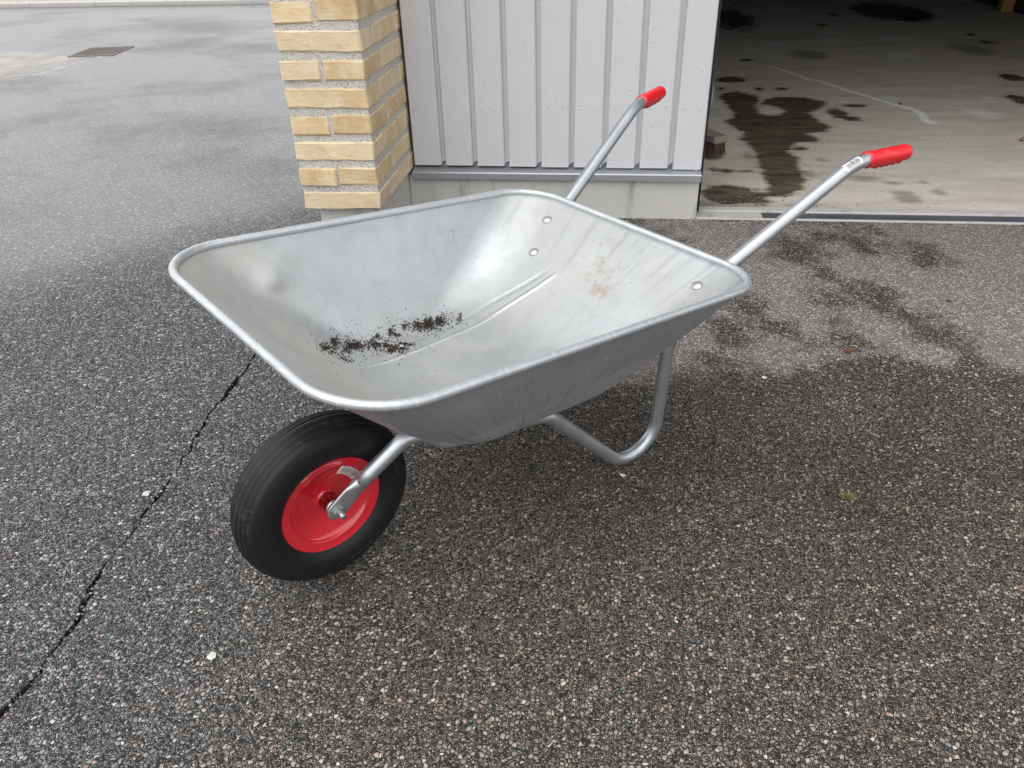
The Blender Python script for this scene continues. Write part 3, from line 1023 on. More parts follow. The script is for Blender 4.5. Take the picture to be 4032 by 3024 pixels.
# ------------------------------------------------------------------ board wall
X_L, X_R, Z_W = -.694, .3312, .1733
def build_boards():
    root = empty('board_wall', ((X_L + X_R) / 2, YW, 0))
    tag(root, 'light grey painted vertical board wall between brick wall and garage opening', 'wall')
    ox = (X_L + X_R) / 2
    n = 9
    pitch = (X_R - X_L + .010) / n
    face_w = pitch - .0165
    nail = bmesh.new()
    bmesh.ops.create_cone(nail, cap_ends=True, segments=10, radius1=.0042, radius2=.003, depth=.0022, matrix=Matrix.Rotation(rad(90), 4, 'X'))
    nail = bm_mesh('nail', nail)
    rs = random.Random(2)
    for i in range(n):
        x0 = X_L + i * pitch - ox
        zb = Z_W + rs.uniform(-.002, .002) - .0005 * i
        last = i == n - 1
        # face plank, chamfered, with a sloping weather cut at its foot, and a recessed tongue beside it
        bm = bmesh.new()
        ch = .0045
        prof = [(x0, .026), (x0, ch * .8), (x0 + ch * .6, 0), (x0 + face_w - ch, 0), (x0 + face_w, ch), (x0 + face_w + .001, .0175)]
        if not last:
            prof += [(x0 + face_w + .0195, .0185), (x0 + face_w + .0195, .026)]
        else:
            prof += [(x0 + face_w + .002, .026)]
        zs = [zb, zb + .5, 1.0, 1.6, 2.2]
        rows = []
        for zi, z in enumerate(zs):
            wob = [rs.uniform(-.0008, .0008) if 0 < zi < 4 else 0 for _ in prof]
            row = []
            for (px, py), w in zip(prof, wob):
                zz = z
                if zi == 0:
                    zz += py * .30 + (.011 if (px > x0 + face_w + .003) else 0)
                row.append(bm.verts.new((px + w, py, zz)))
            rows.append(row)
        m = len(prof)
        for a, b in zip(rows[:-1], rows[1:]):
            for k in range(m):
                k2 = (k + 1) % m
                bm.faces.new((a[k], a[k2], b[k2], b[k]))
        bm.faces.new(rows[0][::-1]); bm.faces.new(rows[-1])
        b = obj('board', bm_mesh('board', bm), PAINT, root)
        for nx in (.022, face_w - .022):
            for nz in (.375, 1.25):
                o = obj('nail', nail, PAINT, b)
                o.location = (x0 + nx + rs.uniform(-.004, .004), -.0008, nz + rs.uniform(-.006, .006))
    # dark sheathing behind the boards
    obj('backing', bm_mesh('backing', box_bm(X_L - ox, X_R - ox - .003, .0275, .12, .162, 2.2)), BLACK_RUBBER, root)
    # rubber jamb seal on the edge of the opening
    obj('jamb_seal', bm_mesh('jamb_seal', box_bm(X_R - ox - .0025, X_R - ox + .0015, .010, .135, .012, 2.1)), BLACK_RUBBER, root)
    # small catch plate on the jamb
    bm = box_bm(-.0015, .0015, -.006, .006, -.028, .028, .0012)
    o = obj('catch_plate', bm_mesh('catch_plate', bm), STEEL, root)
    o.location = (X_R - ox + .004, .004, .415)
    # sheet steel drip flashing: sloping top, rolled nose, drop face
    prof = [(.030, .170), (.030, .1685), (-.0285, .1565), (-.0315, .1525), (-.0315, .1335), (-.0265, .1325), (-.0265, .1345), (-.0295, .1355), (-.0295, .1515), (-.0272, .1545), (.0285, .1665), (.0285, .171)]
    prof = [(.0275, .178), (.0265, .178), (.0265, .169), (-.028, .1585), (-.0314, .155), (-.0314, .134), (-.026, .1335), (-.026, .1345), (-.0302, .1352), (-.0302, .1545), (-.0272, .1572), (.0275, .1678)]
    fl = obj('drip_flashing', prism('drip_flashing', prof, X_L - ox - .004, X_R - ox - .006, 'X'), FLASHING, root)
    sc = bmesh.new()
    bmesh.ops.create_uvsphere(sc, u_segments=10, v_segments=6, radius=.005)
    bmesh.ops.scale(sc, vec=(1, 1, .55), verts=sc.verts)
    scm = bm_mesh('screw', sc, True)
    for xx, yy in ((X_R - ox - .024, -.004), (X_L - ox + .006, -.012)):
        s = obj('screw', scm, STEEL, fl)
        s.location = (xx, yy, .1585 + (yy + .028) * .19 + .002)
build_boards()

# ------------------------------------------------------------------ garage interior
def build_garage():
    xs = np.concatenate([np.arange(.20, 2.7, .014), np.linspace(2.72, 3.62, 40), ])
    xs = np.concatenate([np.linspace(-.69, .18, 12), xs])
    ys = np.concatenate([np.arange(2.79, 5.8, .02), np.linspace(5.83, 11.0, 110)])
    X, Y = np.meshgrid(xs, ys, indexing='ij')
    V = np.stack([X.ravel(), Y.ravel(), np.zeros(X.size)], 1)
    nx, ny = len(xs), len(ys)
    idx = np.arange(nx * ny).reshape(nx, ny)
    F = np.stack([idx[:-1, :-1], idx[1:, :-1], idx[1:, 1:], idx[:-1, 1:]], -1).reshape(-1, 4)
    me = mesh_from('garage_floor', V.tolist(), F.tolist())
    x, y = V[:, 0], V[:, 1]
    w = np.maximum(poly_sdf(x, y, PUDDLE), -ell_sdf(x, y, PUDDLE_HOLE))
    for e in FLOOR_WET:
        w = np.minimum(w, ell_sdf(x, y, e))
    set_attr(me, 'wet', np.clip(w, -.3, .3))
    d = np.full(x.shape, .3)
    for e in FLOOR_DAMP:
        d = np.minimum(d, ell_sdf(x, y, e))
    d = np.minimum(d, w - .012)
    set_attr(me, 'damp', np.clip(d, -.3, .3))
    p = np.full(x.shape, .3)
    for e in FLOOR_PALE:
        p = np.minimum(p, ell_sdf(x, y, e))
    set_attr(me, 'pale', np.clip(p, -.3, .3))
    c = np.full(x.shape, 1.)
    n = len(FLOOR_CRACK)
    for i in range(n - 1):
        wd = .004 + .012 * (i / n)
        c = np.minimum(c, seg_dist(x, y, FLOOR_CRACK[i], FLOOR_CRACK[i + 1]) - wd * .3)
    set_attr(me, 'crack', np.clip(c, 0, .3))
    set_attr(me, 'grime', sstep(.12, .0, y - 2.79) * sstep(.75, .40, x))
    structure(obj('garage_floor', me, FLOOR))
    # threshold: pale edge, blue-grey strip, concrete band
    structure(obj('threshold_edge', bm_mesh('threshold_edge', box_bm(.3235, 3.6, 2.6705, 2.683, -.2, -.001, .002)), PALE_CONCRETE))
    structure(obj('threshold_strip', bm_mesh('threshold_strip', box_bm(.56, 3.6, 2.6835, 2.7455, -.2, -.0045, .0015)), STRIP))
    structure(obj('threshold_step', bm_mesh('threshold_step', box_bm(.3235, .5595, 2.6835, 2.7455, -.2, -.003, .0015)), PALE_CONCRETE))
    structure(obj('threshold_band', bm_mesh('threshold_band', box_bm(.3355, 3.6, 2.746, 2.7895, -.2, .0012, .003)), PALE_CONCRETE))
    # walls, ceiling, lintel and roof
    structure(obj('garage_wall_right', bm_mesh('garage_wall_right', box_bm(3.62, 3.85, 2.69, 11.2, -.2, 2.7)), DARK_WOOD))
    structure(obj('garage_wall_back', bm_mesh('garage_wall_back', box_bm(-.7, 3.62, 11.0, 11.2, -.2, 2.7)), DARK_WOOD))
    structure(obj('garage_wall_left', bm_mesh('garage_wall_left', box_bm(-.713, -.60, 2.83, 11.0, -.2, 2.5)), DARK_WOOD))
    structure(obj('garage_ceiling', bm_mesh('garage_ceiling', box_bm(-.69, 3.615, 2.84, 10.99, 2.45, 2.55)), DARK_WOOD))
    structure(obj('garage_lintel', bm_mesh('garage_lintel', box_bm(.345, 3.85, 2.70, 2.82, 2.10, 2.7)), PAINT))
    structure(obj('garage_fascia', bm_mesh('garage_fascia', box_bm(-.70, .344, 2.69, 2.82, 2.205, 2.7)), PAINT))
    structure(obj('garage_roof', bm_mesh('garage_roof', box_bm(-1.05, 3.95, 2.20, 11.3, 2.715, 2.83, .01)), DARK_WOOD))
    # ochre post against the right wall
    o = obj('wooden_post', bm_mesh('wooden_post', box_bm(3.50, 3.60, 8.12, 8.22, .0008, 2.445, .004)), POST_WOOD)
    tag(o, 'ochre wooden post at the dark garage side wall', 'post')
build_garage()

# grit on the garage floor
spots = []
r1 = random.Random(21)
for i in range(520):
    x = r1.uniform(.35, 2.3); y = 2.8 + 2.6 * r1.random() ** 1.3
    r = r1.choice((.0014, .0018, .0022, .003))
    spots.append((x, y, r * .3, r, r1.choices((0, 1, 2), (3, 2, 3))[0]))
for i in range(240):
    x = r1.uniform(.36, .62); y = 2.8 + abs(r1.gauss(0, .09))
    r = r1.uniform(.001, .0028)
    spots.append((x, y, r * .3, r, r1.choices((0, 1, 2), (3, 1, 2))[0]))
g = obj('floor_grit', crumbs('floor_grit', spots, [ST_GREY, ST_PALE, ST_DARK], seed=4))
g['kind'] = 'stuff'
g['label'] = 'tiny stones and crumbs scattered on the garage floor'
g['category'] = 'grit'

# ------------------------------------------------------------------ broom behind the wall edge
def build_broom():
    # head: long axis runs back and to the left; the visible end points to the yard
    root = empty('broom', (.478, 3.385, 0))
    tag(root, 'old wooden broom head with brown bristles behind the board wall edge', 'broom')
    ang = rad(122)
    root.rotation_euler = (0, 0, ang)                    # local X = long axis
    L, Wd, z0, z1 = .34, .072, .072, .102
    bm = box_bm(-.005, L, -Wd / 2, Wd / 2, z0, z1, .006, 2)
    rs = random.Random(4)
    for v in bm.verts:
        v.co += Vector((rs.uniform(-.0015, .0015),) * 3)
    obj('head', bm_mesh('head', bm), BROOM_WOOD, root)
    bm = bmesh.new()
    for i in range(2600):
        x = rs.uniform(.004, L - .01) if i > 900 else rs.uniform(.003, .05)
        y = rs.uniform(-Wd / 2 + .006, Wd / 2 - .006)
        ln = z0 + .002
        edge_x = (.02 - x) * .45 if x < .02 else 0
        dx = -edge_x + rs.gauss(0, .006); dy = y * .22 + rs.gauss(0, .006)
        a = Vector((x, y, z0 + .002)); mid = Vector((x + dx * .5, y + dy * .6, z0 * .5)); b = Vector((x + dx * 1.2, y + dy, .0015 + rs.random() * .01))
        w = rs.uniform(.0004, .0008)
        th = rs.uniform(0, 3.14)
        t = Vector((math.cos(th) * w, math.sin(th) * w, 0))
        v = [bm.verts.new(a - t), bm.verts.new(a + t), bm.verts.new(mid + t), bm.verts.new(mid - t), bm.verts.new(b)]
        bm.faces.new((v[0], v[1], v[2], v[3])); bm.faces.new((v[3], v[2], v[4]))
    me = bpy.data.meshes.new('bristles'); bm.to_mesh(me); bm.free()
    o = obj('bristles', me, BRISTLE, root)
    path = [np.array((L / 2, 0, z1 - .008)), np.array((L / 2 + .05, .06, .5)), np.array((L / 2 + .13, .15, 1.35))]
    obj('handle', tube('handle', path, .012, 12), BROOM_WOOD, root)
build_broom()

# ------------------------------------------------------------------ wheelbarrow
ORI = (-0.47380829, 0.97285643, -0.05205068 - .006)
AX = np.array([[-0.6636807, -0.7479486, -0.01004085], [0.74747887, -0.66263578, -0.04678847], [0.02834194, -0.03855793, 0.99885435]])
WB = empty('wheelbarrow')
WB.matrix_world = Matrix(((AX[0][0], AX[1][0], AX[2][0], ORI[0]), (AX[0][1], AX[1][1], AX[2][1], ORI[1]), (AX[0][2], AX[1][2], AX[2][2], ORI[2]), (0, 0, 0, 1)))
tag(WB, 'galvanised steel wheelbarrow with red wheel rim and red grips on the asphalt', 'wheelbarrow')
bpy.context.view_layer.update()
def wb(u, v, z):
    return Vector(ORI) + Vector(AX[0]) * u + Vector(AX[1]) * v + Vector(AX[2]) * z

UF, BF, ZF, UR, BR, ZR = .0840, .3097, .5408, -.7925, .3233, .4336
TQ = dict(ucr=-0.5176, ucf=-0.1312, bcr=0.2329, bcf=0.2201, zcr=0.2710, zcf=0.2843, inr=0.1011, inf=0.1476, ins=0.0651)
def rrect(u0, u1, b0, b1, r0, r1, n=14, m=(34, 34, 34, 34)):
    pts = []
    for (u, v, r, a0) in ((u0, -b0, r0, 180), (u1, -b1, r1, 270), (u1, b1, r1, 0), (u0, b0, r0, 90)):
        cu = u + (r if u == u0 else -r); cv = v + (r if v < 0 else -r)
        for k in range(n + 1):
            a = rad(a0 + 90 * k / n)
            pts.append((cu + r * math.cos(a), cv + r * math.sin(a)))
    out = []
    for i, p in enumerate(pts):
        out.append(p)
        if i % (n + 1) == n:
            q = pts[(i + 1) % len(pts)]
            mm = m[i // (n + 1)]
            for k in range(1, mm):
                out.append((p[0] + (q[0] - p[0]) * k / mm, p[1] + (q[1] - p[1]) * k / mm))
    return np.array(out)

def tray_surface():
    t = TQ
    zl = lambda u, z0, z1, u0, u1: z0 + (z1 - z0) * (u - u0) / (u1 - u0)
    R = rrect(UR, UF, BR, BF, .10, .12)
    Cc = rrect(t['ucr'], t['ucf'], t['bcr'], t['bcf'], .11, .10)
    E_ = rrect(t['ucr'] + t['inr'], t['ucf'] - t['inf'], t['bcr'] - t['ins'], t['bcf'] - t['ins'], .05, .05)
    R3 = np.c_[R, zl(R[:, 0], ZR, ZF, UR, UF)]
    C3 = np.c_[Cc, zl(Cc[:, 0], t['zcr'], t['zcf'], t['ucr'], t['ucf'])]
    E3 = np.c_[E_, zl(E_[:, 0], t['zcr'], t['zcf'], t['ucr'], t['ucf'])]
    P1 = R3 + .93 * (C3 - R3); P2 = E3 + .93 * (C3 - E3)
    rows = []
    for s in np.linspace(0, 1, 56):
        rows.append((1 - s) ** 3 * R3 + 3 * (1 - s) ** 2 * s * P1 + 3 * (1 - s) * s * s * P2 + s ** 3 * E3)
    cen = E3.mean(0)
    mid = np.c_[np.clip(E3[:, 0], cen[0] - .025, cen[0] + .025), E3[:, 1] * 0, E3[:, 2] * 0]
    mid[:, 2] = zl(mid[:, 0], t['zcr'], t['zcf'], t['ucr'], t['ucf'])
    for s in np.linspace(0, 1, 44)[1:]:
        rows.append(E3 * (1 - s) + mid * s)
    return np.array(rows)

def build_tray():
    S = tray_surface()
    nr, nc, _ = S.shape
    P = S.reshape(-1, 3)
    u, v, z = P[:, 0].copy(), P[:, 1].copy(), P[:, 2].copy()
    # pressed crease running round the side walls
    rowi = np.repeat(np.arange(nr), nc)
    z = z + 0
    # a knock in the far side near the front
    dd = np.exp(-(((u + .10) / .022) ** 2 + ((z - .446) / .020) ** 2)) * (v < -.15)
    v = v + dd * .011
    # gentle waviness of thin sheet
    v = v + .0012 * np.sin(u * 17 + 1.0) * np.sin(z * 23) * (rowi > 2)
    z = z + .0008 * np.sin(u * 21 + v * 9) * (rowi > 3)
    P = np.stack([u, v, z], 1)
    th = .0016
    # normals by finite differences on the grid
    G = P.reshape(nr, nc, 3)
    du = np.roll(G, -1, 1) - np.roll(G, 1, 1)
    dr = np.empty_like(G)
    dr[1:-1] = G[2:] - G[:-2]; dr[0] = G[1] - G[0]; dr[-1] = G[-1] - G[-2]
    N = np.cross(du, dr)
    ln = np.linalg.norm(N, axis=2, keepdims=True)
    N = np.where(ln > 1e-9, N / np.maximum(ln, 1e-9), np.array([0, 0, 1.]))
    if N[nr // 2].mean(0)[2] < 0:
        N = -N
    N[-8:] = np.array([0, 0, 1.])
    G2 = G - N * th
    vs = np.concatenate([G.reshape(-1, 3), G2.reshape(-1, 3)])
    fs = []
    n1 = nr * nc
    for i in range(nr - 1):
        for j in range(nc):
            a, b, c, d = i * nc + j, i * nc + (j + 1) % nc, (i + 1) * nc + (j + 1) % nc, (i + 1) * nc + j
            fs.append((a, b, c, d))
            fs.append((n1 + d, n1 + c, n1 + b, n1 + a))
    for j in range(nc):
        a, b = j, (j + 1) % nc
        fs.append((b, a, n1 + a, n1 + b))
    me = mesh_from('tray', vs.tolist(), fs, True)
    inside = np.concatenate([np.ones(n1), np.zeros(n1)])
    set_attr(me, 'inside', inside)
    rim_l = np.r_[0, np.cumsum(np.linalg.norm(np.diff(S[0], axis=0), axis=1))]
    set_attr(me, 'arc', np.tile(rim_l, 2 * nr))
    uu, vv, zz = vs[:, 0], vs[:, 1], vs[:, 2]
    mud = np.zeros(len(vs))
    for (cu, cv, ru, rv, w) in ((-.69, .00, .055, .05, 1.0), (-.655, .04, .05, .045, 1.05), (-.735, -.03, .045, .055, .75), (-.60, .05, .11, .11, .55), (-.536, -.298, .06, .05, .55), (-.60, -.05, .08, .08, .45), (-.69, .12, .06, .06, .45), (-.35, -.27, .10, .03, .35), (-.72, -.22, .04, .06, .25), (-.42, .12, .14, .08, .35), (-.0, -.1, .05, .2, .25)):
        mud = np.maximum(mud, w * np.exp(-((uu - cu) / ru) ** 2 - ((vv - cv) / rv) ** 2))
    set_attr(me, 'mud', mud)
    tray = obj('tray', me, GALV_TRAY, WB)
    # rolled bead round the rim
    rim = S[0]
    pts = [np.array(p) for p in rim]
    bead = obj('rim_bead', tube('rim_bead', [np.array((p[0], p[1], p[2])) for p in pts], .0070, 14, closed=True), BEAD, tray)
    return tray, me
TRAY, TRAY_ME = build_tray()

# bvh of the tray in wheelbarrow coordinates
TB = BVHTree.FromPolygons([v.co[:] for v in TRAY_ME.vertices], [p.vertices[:] for p in TRAY_ME.polygons])
def tray_hit(u, v):
    loc, nor, idx, dist = TB.ray_cast(Vector((u, v, .70)), Vector((0, 0, -1)))
    if nor is not None and nor.z < 0:
        nor = -nor
    return loc, nor

# bolts through the rear wall
def dome(name, r, h, seg=18):
    prof = [(0.0, h)] + [(r * math.sin(a), h * math.cos(a)) for a in np.linspace(.15, math.pi / 2, 6)] + [(r, -.001)]
    vs, fs = [], []
    for k in range(seg):
        a = 2 * math.pi * k / seg
        for (rr, hh) in prof[1:]:
            vs.append((rr * math.cos(a), rr * math.sin(a), hh))
    m = len(prof) - 1
    vs.append((0, 0, h))
    for k in range(seg):
        k2 = (k + 1) % seg
        for i in range(m - 1):
            fs.append((k * m + i + 1, k2 * m + i + 1, k2 * m + i, k * m + i))
        fs.append((k * m, k2 * m, len(vs) - 1))
    return mesh_from(name, vs, fs, True)
BOLT = dome('bolt_head', .0115, .0052)
for s in (-1, 1):
    for (bu, bv) in (((-.738, .212), (-.664, .176)) if s < 0 else ((-.735, .209),)):
        loc, nor = tray_hit(bu, s * bv)
        o = obj('bolt_head', BOLT, STEEL, TRAY)
        o.location = loc + nor * .0002
        o.rotation_euler = nor.to_track_quat('Z', 'Y').to_euler()

# frame tubes, one bent tube a side
GRIP_R = .0163
def frame_path(s):
    # virtual corner of the leg so that the bend just touches the ground
    pts = [(-1.252, s * .325, .576), (-1.112, s * .287, .5765), (-.803, s * .2205, .4165), (-.742, s * .206, .381), (-.690, s * .192, .290),
           (-.694, s * .183, -.095), (-.395, s * .150, .227), (-.33, s * .128, .226), (-.20, s * .092, .232), (-.148, s * .076, .2765), (-.047, s * .052, .201)]
    rr = [0, .16, .3, .10, .12, .0697, .05, .12, .05, .05, 0]
    return pts, rr
for s in (-1, 1):
    pts, rr = frame_path(s)
    path = fillet_path(pts, rr)
    ft = obj('frame_tube', tube('frame_tube', path, .0138, 22), GALV, WB)
    # flattened fork end carrying the axle
    a = np.array(pts[-2]); b = np.array(pts[-1])
    d = (b - a) / np.linalg.norm(b - a)
    end = np.array((.014, s * .0465, .1485))
    axle = np.array((0., s * .0465, .1624))
    bm = bmesh.new()
    # loft from round tube end to flat tongue with a rounded tip
    along = axle - b; along /= np.linalg.norm(along)
    side = np.cross(along, np.array((0, 1., 0))); side /= np.linalg.norm(side)
    nrm = np.array((0, 1., 0))
    secs = []
    K = 20
    def sec(c, w, t, pw):
        row = []
        for k in range(K):
            an = 2 * math.pi * k / K
            ca, sa = math.cos(an), math.sin(an)
            x = math.copysign(abs(ca) ** pw, ca) * w
            y = math.copysign(abs(sa) ** pw, sa) * t
            row.append(bm.verts.new(tuple(c + side * x + nrm * y)))
        secs.append(row)
    sec(b - along * .006, .0138, .0136, 1.0)
    sec(b + along * .002, .0142, .0128, 1.0)
    mid = b * .5 + axle * .5
    sec(b + (axle - b) * .22, .0162, .0080, .8)
    sec(b + (axle - b) * .40, .0185, .0036, .55)
    sec(axle - along * .012, .0190, .0029, .5)
    sec(axle, .0190, .0029, .5)
    for q in (.35, .6, .8, .92, 1.0):
        w = .0190 * math.sqrt(max(.02, 1 - q * q))
        sec(axle + along * .0185 * q, w, .0029, .5)
    for ra, rb in zip(secs[:-1], secs[1:]):
        for k in range(K):
            bm.faces.new((ra[k], ra[(k + 1) % K], rb[(k + 1) % K], rb[k]))
    bm.faces.new(secs[0]); bm.faces.new(secs[-1][::-1])
    obj('fork_end', bm_mesh('fork_end', bm, True), GALV, ft)
    # hex nut and threaded bolt end
    def disc(name, r, y0, y1, seg, rot=0.):
        o0, o1 = sorted((y0, y1))
        bm = bmesh.new()
        ring = [[bm.verts.new((r * math.cos(2 * math.pi * k / seg + rot), y, r * math.sin(2 * math.pi * k / seg + rot))) for k in range(seg)] for y in (o0, o1)]
        for k in range(seg):
            bm.faces.new((ring[0][k], ring[0][(k + 1) % seg], ring[1][(k + 1) % seg], ring[1][k]))
        bm.faces.new(ring[0][::-1]); bm.faces.new(ring[1])
        return bm_mesh(name, bm, seg > 8)
    for nm, me in (('nut', disc('nut', .0108, s * .0496, s * .0566, 6, .3)), ('bolt_end', disc('bolt_end', .0052, s * .0493, s * .0680, 14)), ('washer', disc('washer', .0145, s * .0405, s * .0433, 24))):
        o = obj(nm, me, STEEL, ft)
        o.location = (0, 0, .1624)
    # grip: ribbed red sleeve with finger scallops underneath
    gp = fillet_path([pts[0], pts[1]], [0, 0])
    g1 = np.array(pts[0]); g0 = np.array(pts[0]) + (np.array(pts[1]) - g1) / np.linalg.norm(np.array(pts[1]) - g1) * .118
    ax = (g1 - g0) / np.linalg.norm(g1 - g0)
    upv = np.array((0, 0, 1.)); upv = upv - ax * (upv @ ax); upv /= np.linalg.norm(upv)
    sdv = np.cross(ax, upv)
    Lg = .123
    NS, KS = 74, 32
    vs, fs = [], []
    for i in range(NS + 1):
        t = i / NS
        x = t * Lg
        rend = 1.0
        if x > Lg - .012:
            q = (x - (Lg - .012)) / .012
            rend = math.sqrt(max(0.0, 1 - q * q * .999))
        for k in range(KS):
            an = 2 * math.pi * k / KS
            r = GRIP_R * rend
            ca = math.cos(an)
            r *= 1.0 + (.05 if x < .005 else 0)
            below = max(0, -ca - .55) / .45
            if below > 0 and .012 < x < .096:
                ph = ((x - .012) / .0165) % 1.0
                r += below * (.0008 + .0048 * (ph ** 1.2) ) * min(1, (.096 - x) / .003)
            c = g0 + ax * x
            vs.append(c + (upv * ca + sdv * math.sin(an)) * r)
    for i in range(NS):
        for k in range(KS):
            k2 = (k + 1) % KS
            fs.append((i * KS + k, i * KS + k2, (i + 1) * KS + k2, (i + 1) * KS + k))
    fs.append(tuple(range(KS))[::-1]); fs.append(tuple(NS * KS + k for k in range(KS)))
    me = mesh_from('grip', vs, fs, True)
    obj('grip', me, GRIP, WB)

# wheel
R_W = .1624
WH = empty('wheel', (0, 0, R_W))
WH.parent = WB
def tyre_profile():
    # half section from the bead outwards, mirrored; tread with circumferential ribs
    half = [(.0935, .0300), (.0975, .0335), (.104, .0385), (.113, .0420), (.123, .0431), (.133, .0424), (.141, .0402), (.1465, .0372), (.1485, .0364), (.1500, .0349),
            (.1535, .0318), (.1540, .0300), (.1512, .0292), (.1518, .0262), (.1568, .0252), (.1580, .0205), (.1552, .0196), (.1556, .0168), (.1600, .0158), (.1611, .0098), (.1580, .0089), (.1582, .0060), (.1620, .0050), (.1624, 0.)]
    full = half + [(r, -h) for r, h in half[-2::-1]]
    inner = [(.088, -.024), (.088, .024)]
    return full + inner
tyre = obj('tyre', lathe('tyre', tyre_profile(), 128, closed=True), RUBBER, WH)
m_ = tyre.data
def rim_profile():
    p = [(.0150, .0345), (.0150, .010), (.0185, .0062), (.026, .0068), (.034, .0090), (.050, .0135), (.064, .0180), (.0725, .0215), (.0755, .0240), (.0768, .0268), (.0785, .0280), (.0815, .0278), (.0900, .0292), (.0955, .0312), (.0978, .0318), (.0985, .0300), (.0975, .0270), (.0900, .0240)]
    return p
rp = rim_profile()
full = rp + [(r, -h) for r, h in rp[::-1]] + [(.0150, -.0345)]
RIM = obj('rim', lathe('rim', rp + [(r, -h) for r, h in rp[::-1]], 112, closed=True), RED, WH)
# hub sleeve end and axle
def cyl_y(name, r, y0, y1, seg=24):
    return lathe(name, [(0.0001, y0), (r, y0), (r, y1), (0.0001, y1)], seg)
obj('hub_sleeve', lathe('hub_sleeve', [(.0118, .0390), (.0149, .0390), (.0149, .033), (.0149, -.033), (.0149, -.0390), (.0118, -.0390)], 40, closed=True), STEEL, WH)
obj('axle', cyl_y('axle', .0062, -.050, .050), STEEL, WH)

# raised lettering on the sidewall
def arc_text(body, size, radius, start_deg, y, parent, mat):
    cu = bpy.data.curves.new('lettering', 'FONT')
    cu.body = body
    cu.size = size
    cu.extrude = .0004
    cu.resolution_u = 2
    cu.space_character = 1.12
    t = bpy.data.objects.new('lettering', cu)
    C.objects.link(t)
    dg = bpy.context.evaluated_depsgraph_get()
    me = bpy.data.meshes.new_from_object(t.evaluated_get(dg))
    C.objects.unlink(t)
    bpy.data.objects.remove(t)
    me.name = 'lettering'
    # seen from +Y, text runs clockwise with letter tops outwards
    for v in me.vertices:
        x, yy, zz = v.co
        rr = radius + yy
        a = rad(start_deg) + x / radius
        v.co = (rr * math.cos(a), y(rr) + zz, rr * math.sin(a))
    me.update()
    return obj('lettering', me, mat, parent)
def side_y(r):
    pr = [(.104, .0385), (.113, .0420), (.123, .0431), (.133, .0424), (.141, .0402), (.1465, .0372)]
    return float(np.interp(r, [a for a, _ in pr], [b for _, b in pr])) + .0003
# angle a increases clockwise or anticlockwise depending on the side: near side is +V, u points away to the left
RUB2 = simple('tyre_lettering_rubber', (.035, .035, .036), .45, 0, 0, 200, .1)
arc_text('NOT FOR HIGHWAY USE', .0082, .128, -128, side_y, tyre, RUB2)
arc_text('3.50-6', .0125, .125, 163, side_y, tyre, RUB2)

# barcode labels
def barcode_bars(w, h, seed):
    rs = random.Random(seed)
    bars = []
    x = -w * .40
    while x < w * .40:
        bw = rs.choice((.5, .5, 1, 1.5)) * w / 46
        bars.append((x, min(x + bw, w * .41)))
        x += bw + rs.choice((.6, .8, 1.2, 1.6)) * w / 46
    return bars
def strip_patch(fn, x0, x1, y0, y1, nx, ny):
    vs, fs = [], []
    for i in range(nx + 1):
        for j in range(ny + 1):
            vs.append(fn(x0 + (x1 - x0) * i / nx, y0 + (y1 - y0) * j / ny))
    for i in range(nx):
        for j in range(ny):
            a = i * (ny + 1) + j
            fs.append((a, a + 1, a + ny + 2, a + ny + 1))
    return vs, fs
def label_on(fn, fn2, w, h, seed, parent):
    vs, fs = strip_patch(fn, -w / 2, w / 2, -h / 2, h / 2, 14, 8)
    lab = obj('barcode_label', mesh_from('barcode_label', vs, fs, True), PAPER, parent)
    V, F = [], []
    for (a, b) in barcode_bars(w, h, seed):
        v, f = strip_patch(fn2, a, b, -h * .26, h * .30, 1, 6)
        o = len(V)
        V += v; F += [tuple(i + o for i in q) for q in f]
    # small print under and over the bars
    rs = random.Random(seed + 9)
    x = -w * .36
    while x < w * .36:
        v, f = strip_patch(fn2, x, x + w * .022, -h * .42, -h * .33, 1, 1)
        o = len(V); V += v; F += [tuple(i + o for i in q) for q in f]
        if rs.random() < .8:
            v, f = strip_patch(fn2, x, x + w * .022, h * .36, h * .44, 1, 1)
            o = len(V); V += v; F += [tuple(i + o for i in q) for q in f]
        x += w * .036
    obj('barcode_print', mesh_from('barcode_print', V, F), INK, lab)
# on the wheel: in the dish near the flange, upper side
dish = [(.050, .0135), (.064, .0180), (.0725, .0215)]
def dish_y(r):
    return float(np.interp(r, [a for a, _ in dish], [b for _, b in dish]))
LAB_A = rad(137)
def on_dish(off):
    def f(x, y):
        r = .0635 + y
        a = LAB_A + x / .0635
        return (r * math.cos(a), dish_y(r) + off, r * math.sin(a))
    return f
label_on(on_dish(.0008), on_dish(.0011), .046, .0185, 3, RIM)
# on the near handle tube just before the grip
pts, rr = frame_path(1)
hp = fillet_path(pts, rr)
P_, T_, N_ = frames(hp)
cum = [0.]
for a, b in zip(P_[:-1], P_[1:]):
    cum.append(cum[-1] + (b - a).length)
def on_tube(off, s0, a0):
    def f(x, y):
        s = s0 + x
        i = max(0, min(len(cum) - 2, int(np.searchsorted(cum, s)) - 1))
        t = (s - cum[i]) / (cum[i + 1] - cum[i])
        p = P_[i].lerp(P_[i + 1], t); n = N_[i].lerp(N_[i + 1], t).normalized(); tt = T_[i].lerp(T_[i + 1], t).normalized()
        b = tt.cross(n)
        a = a0 + y / .0138
        return p + (n * math.cos(a) + b * math.sin(a)) * (.0138 + off)
    return f
FT_NEAR = [o for o in WB.children if o.name.startswith('frame_tube')][-1]
label_on(on_tube(.0005, .160, rad(-30)), on_tube(.0009, .160, rad(-30)), .040, .0165, 8, FT_NEAR)

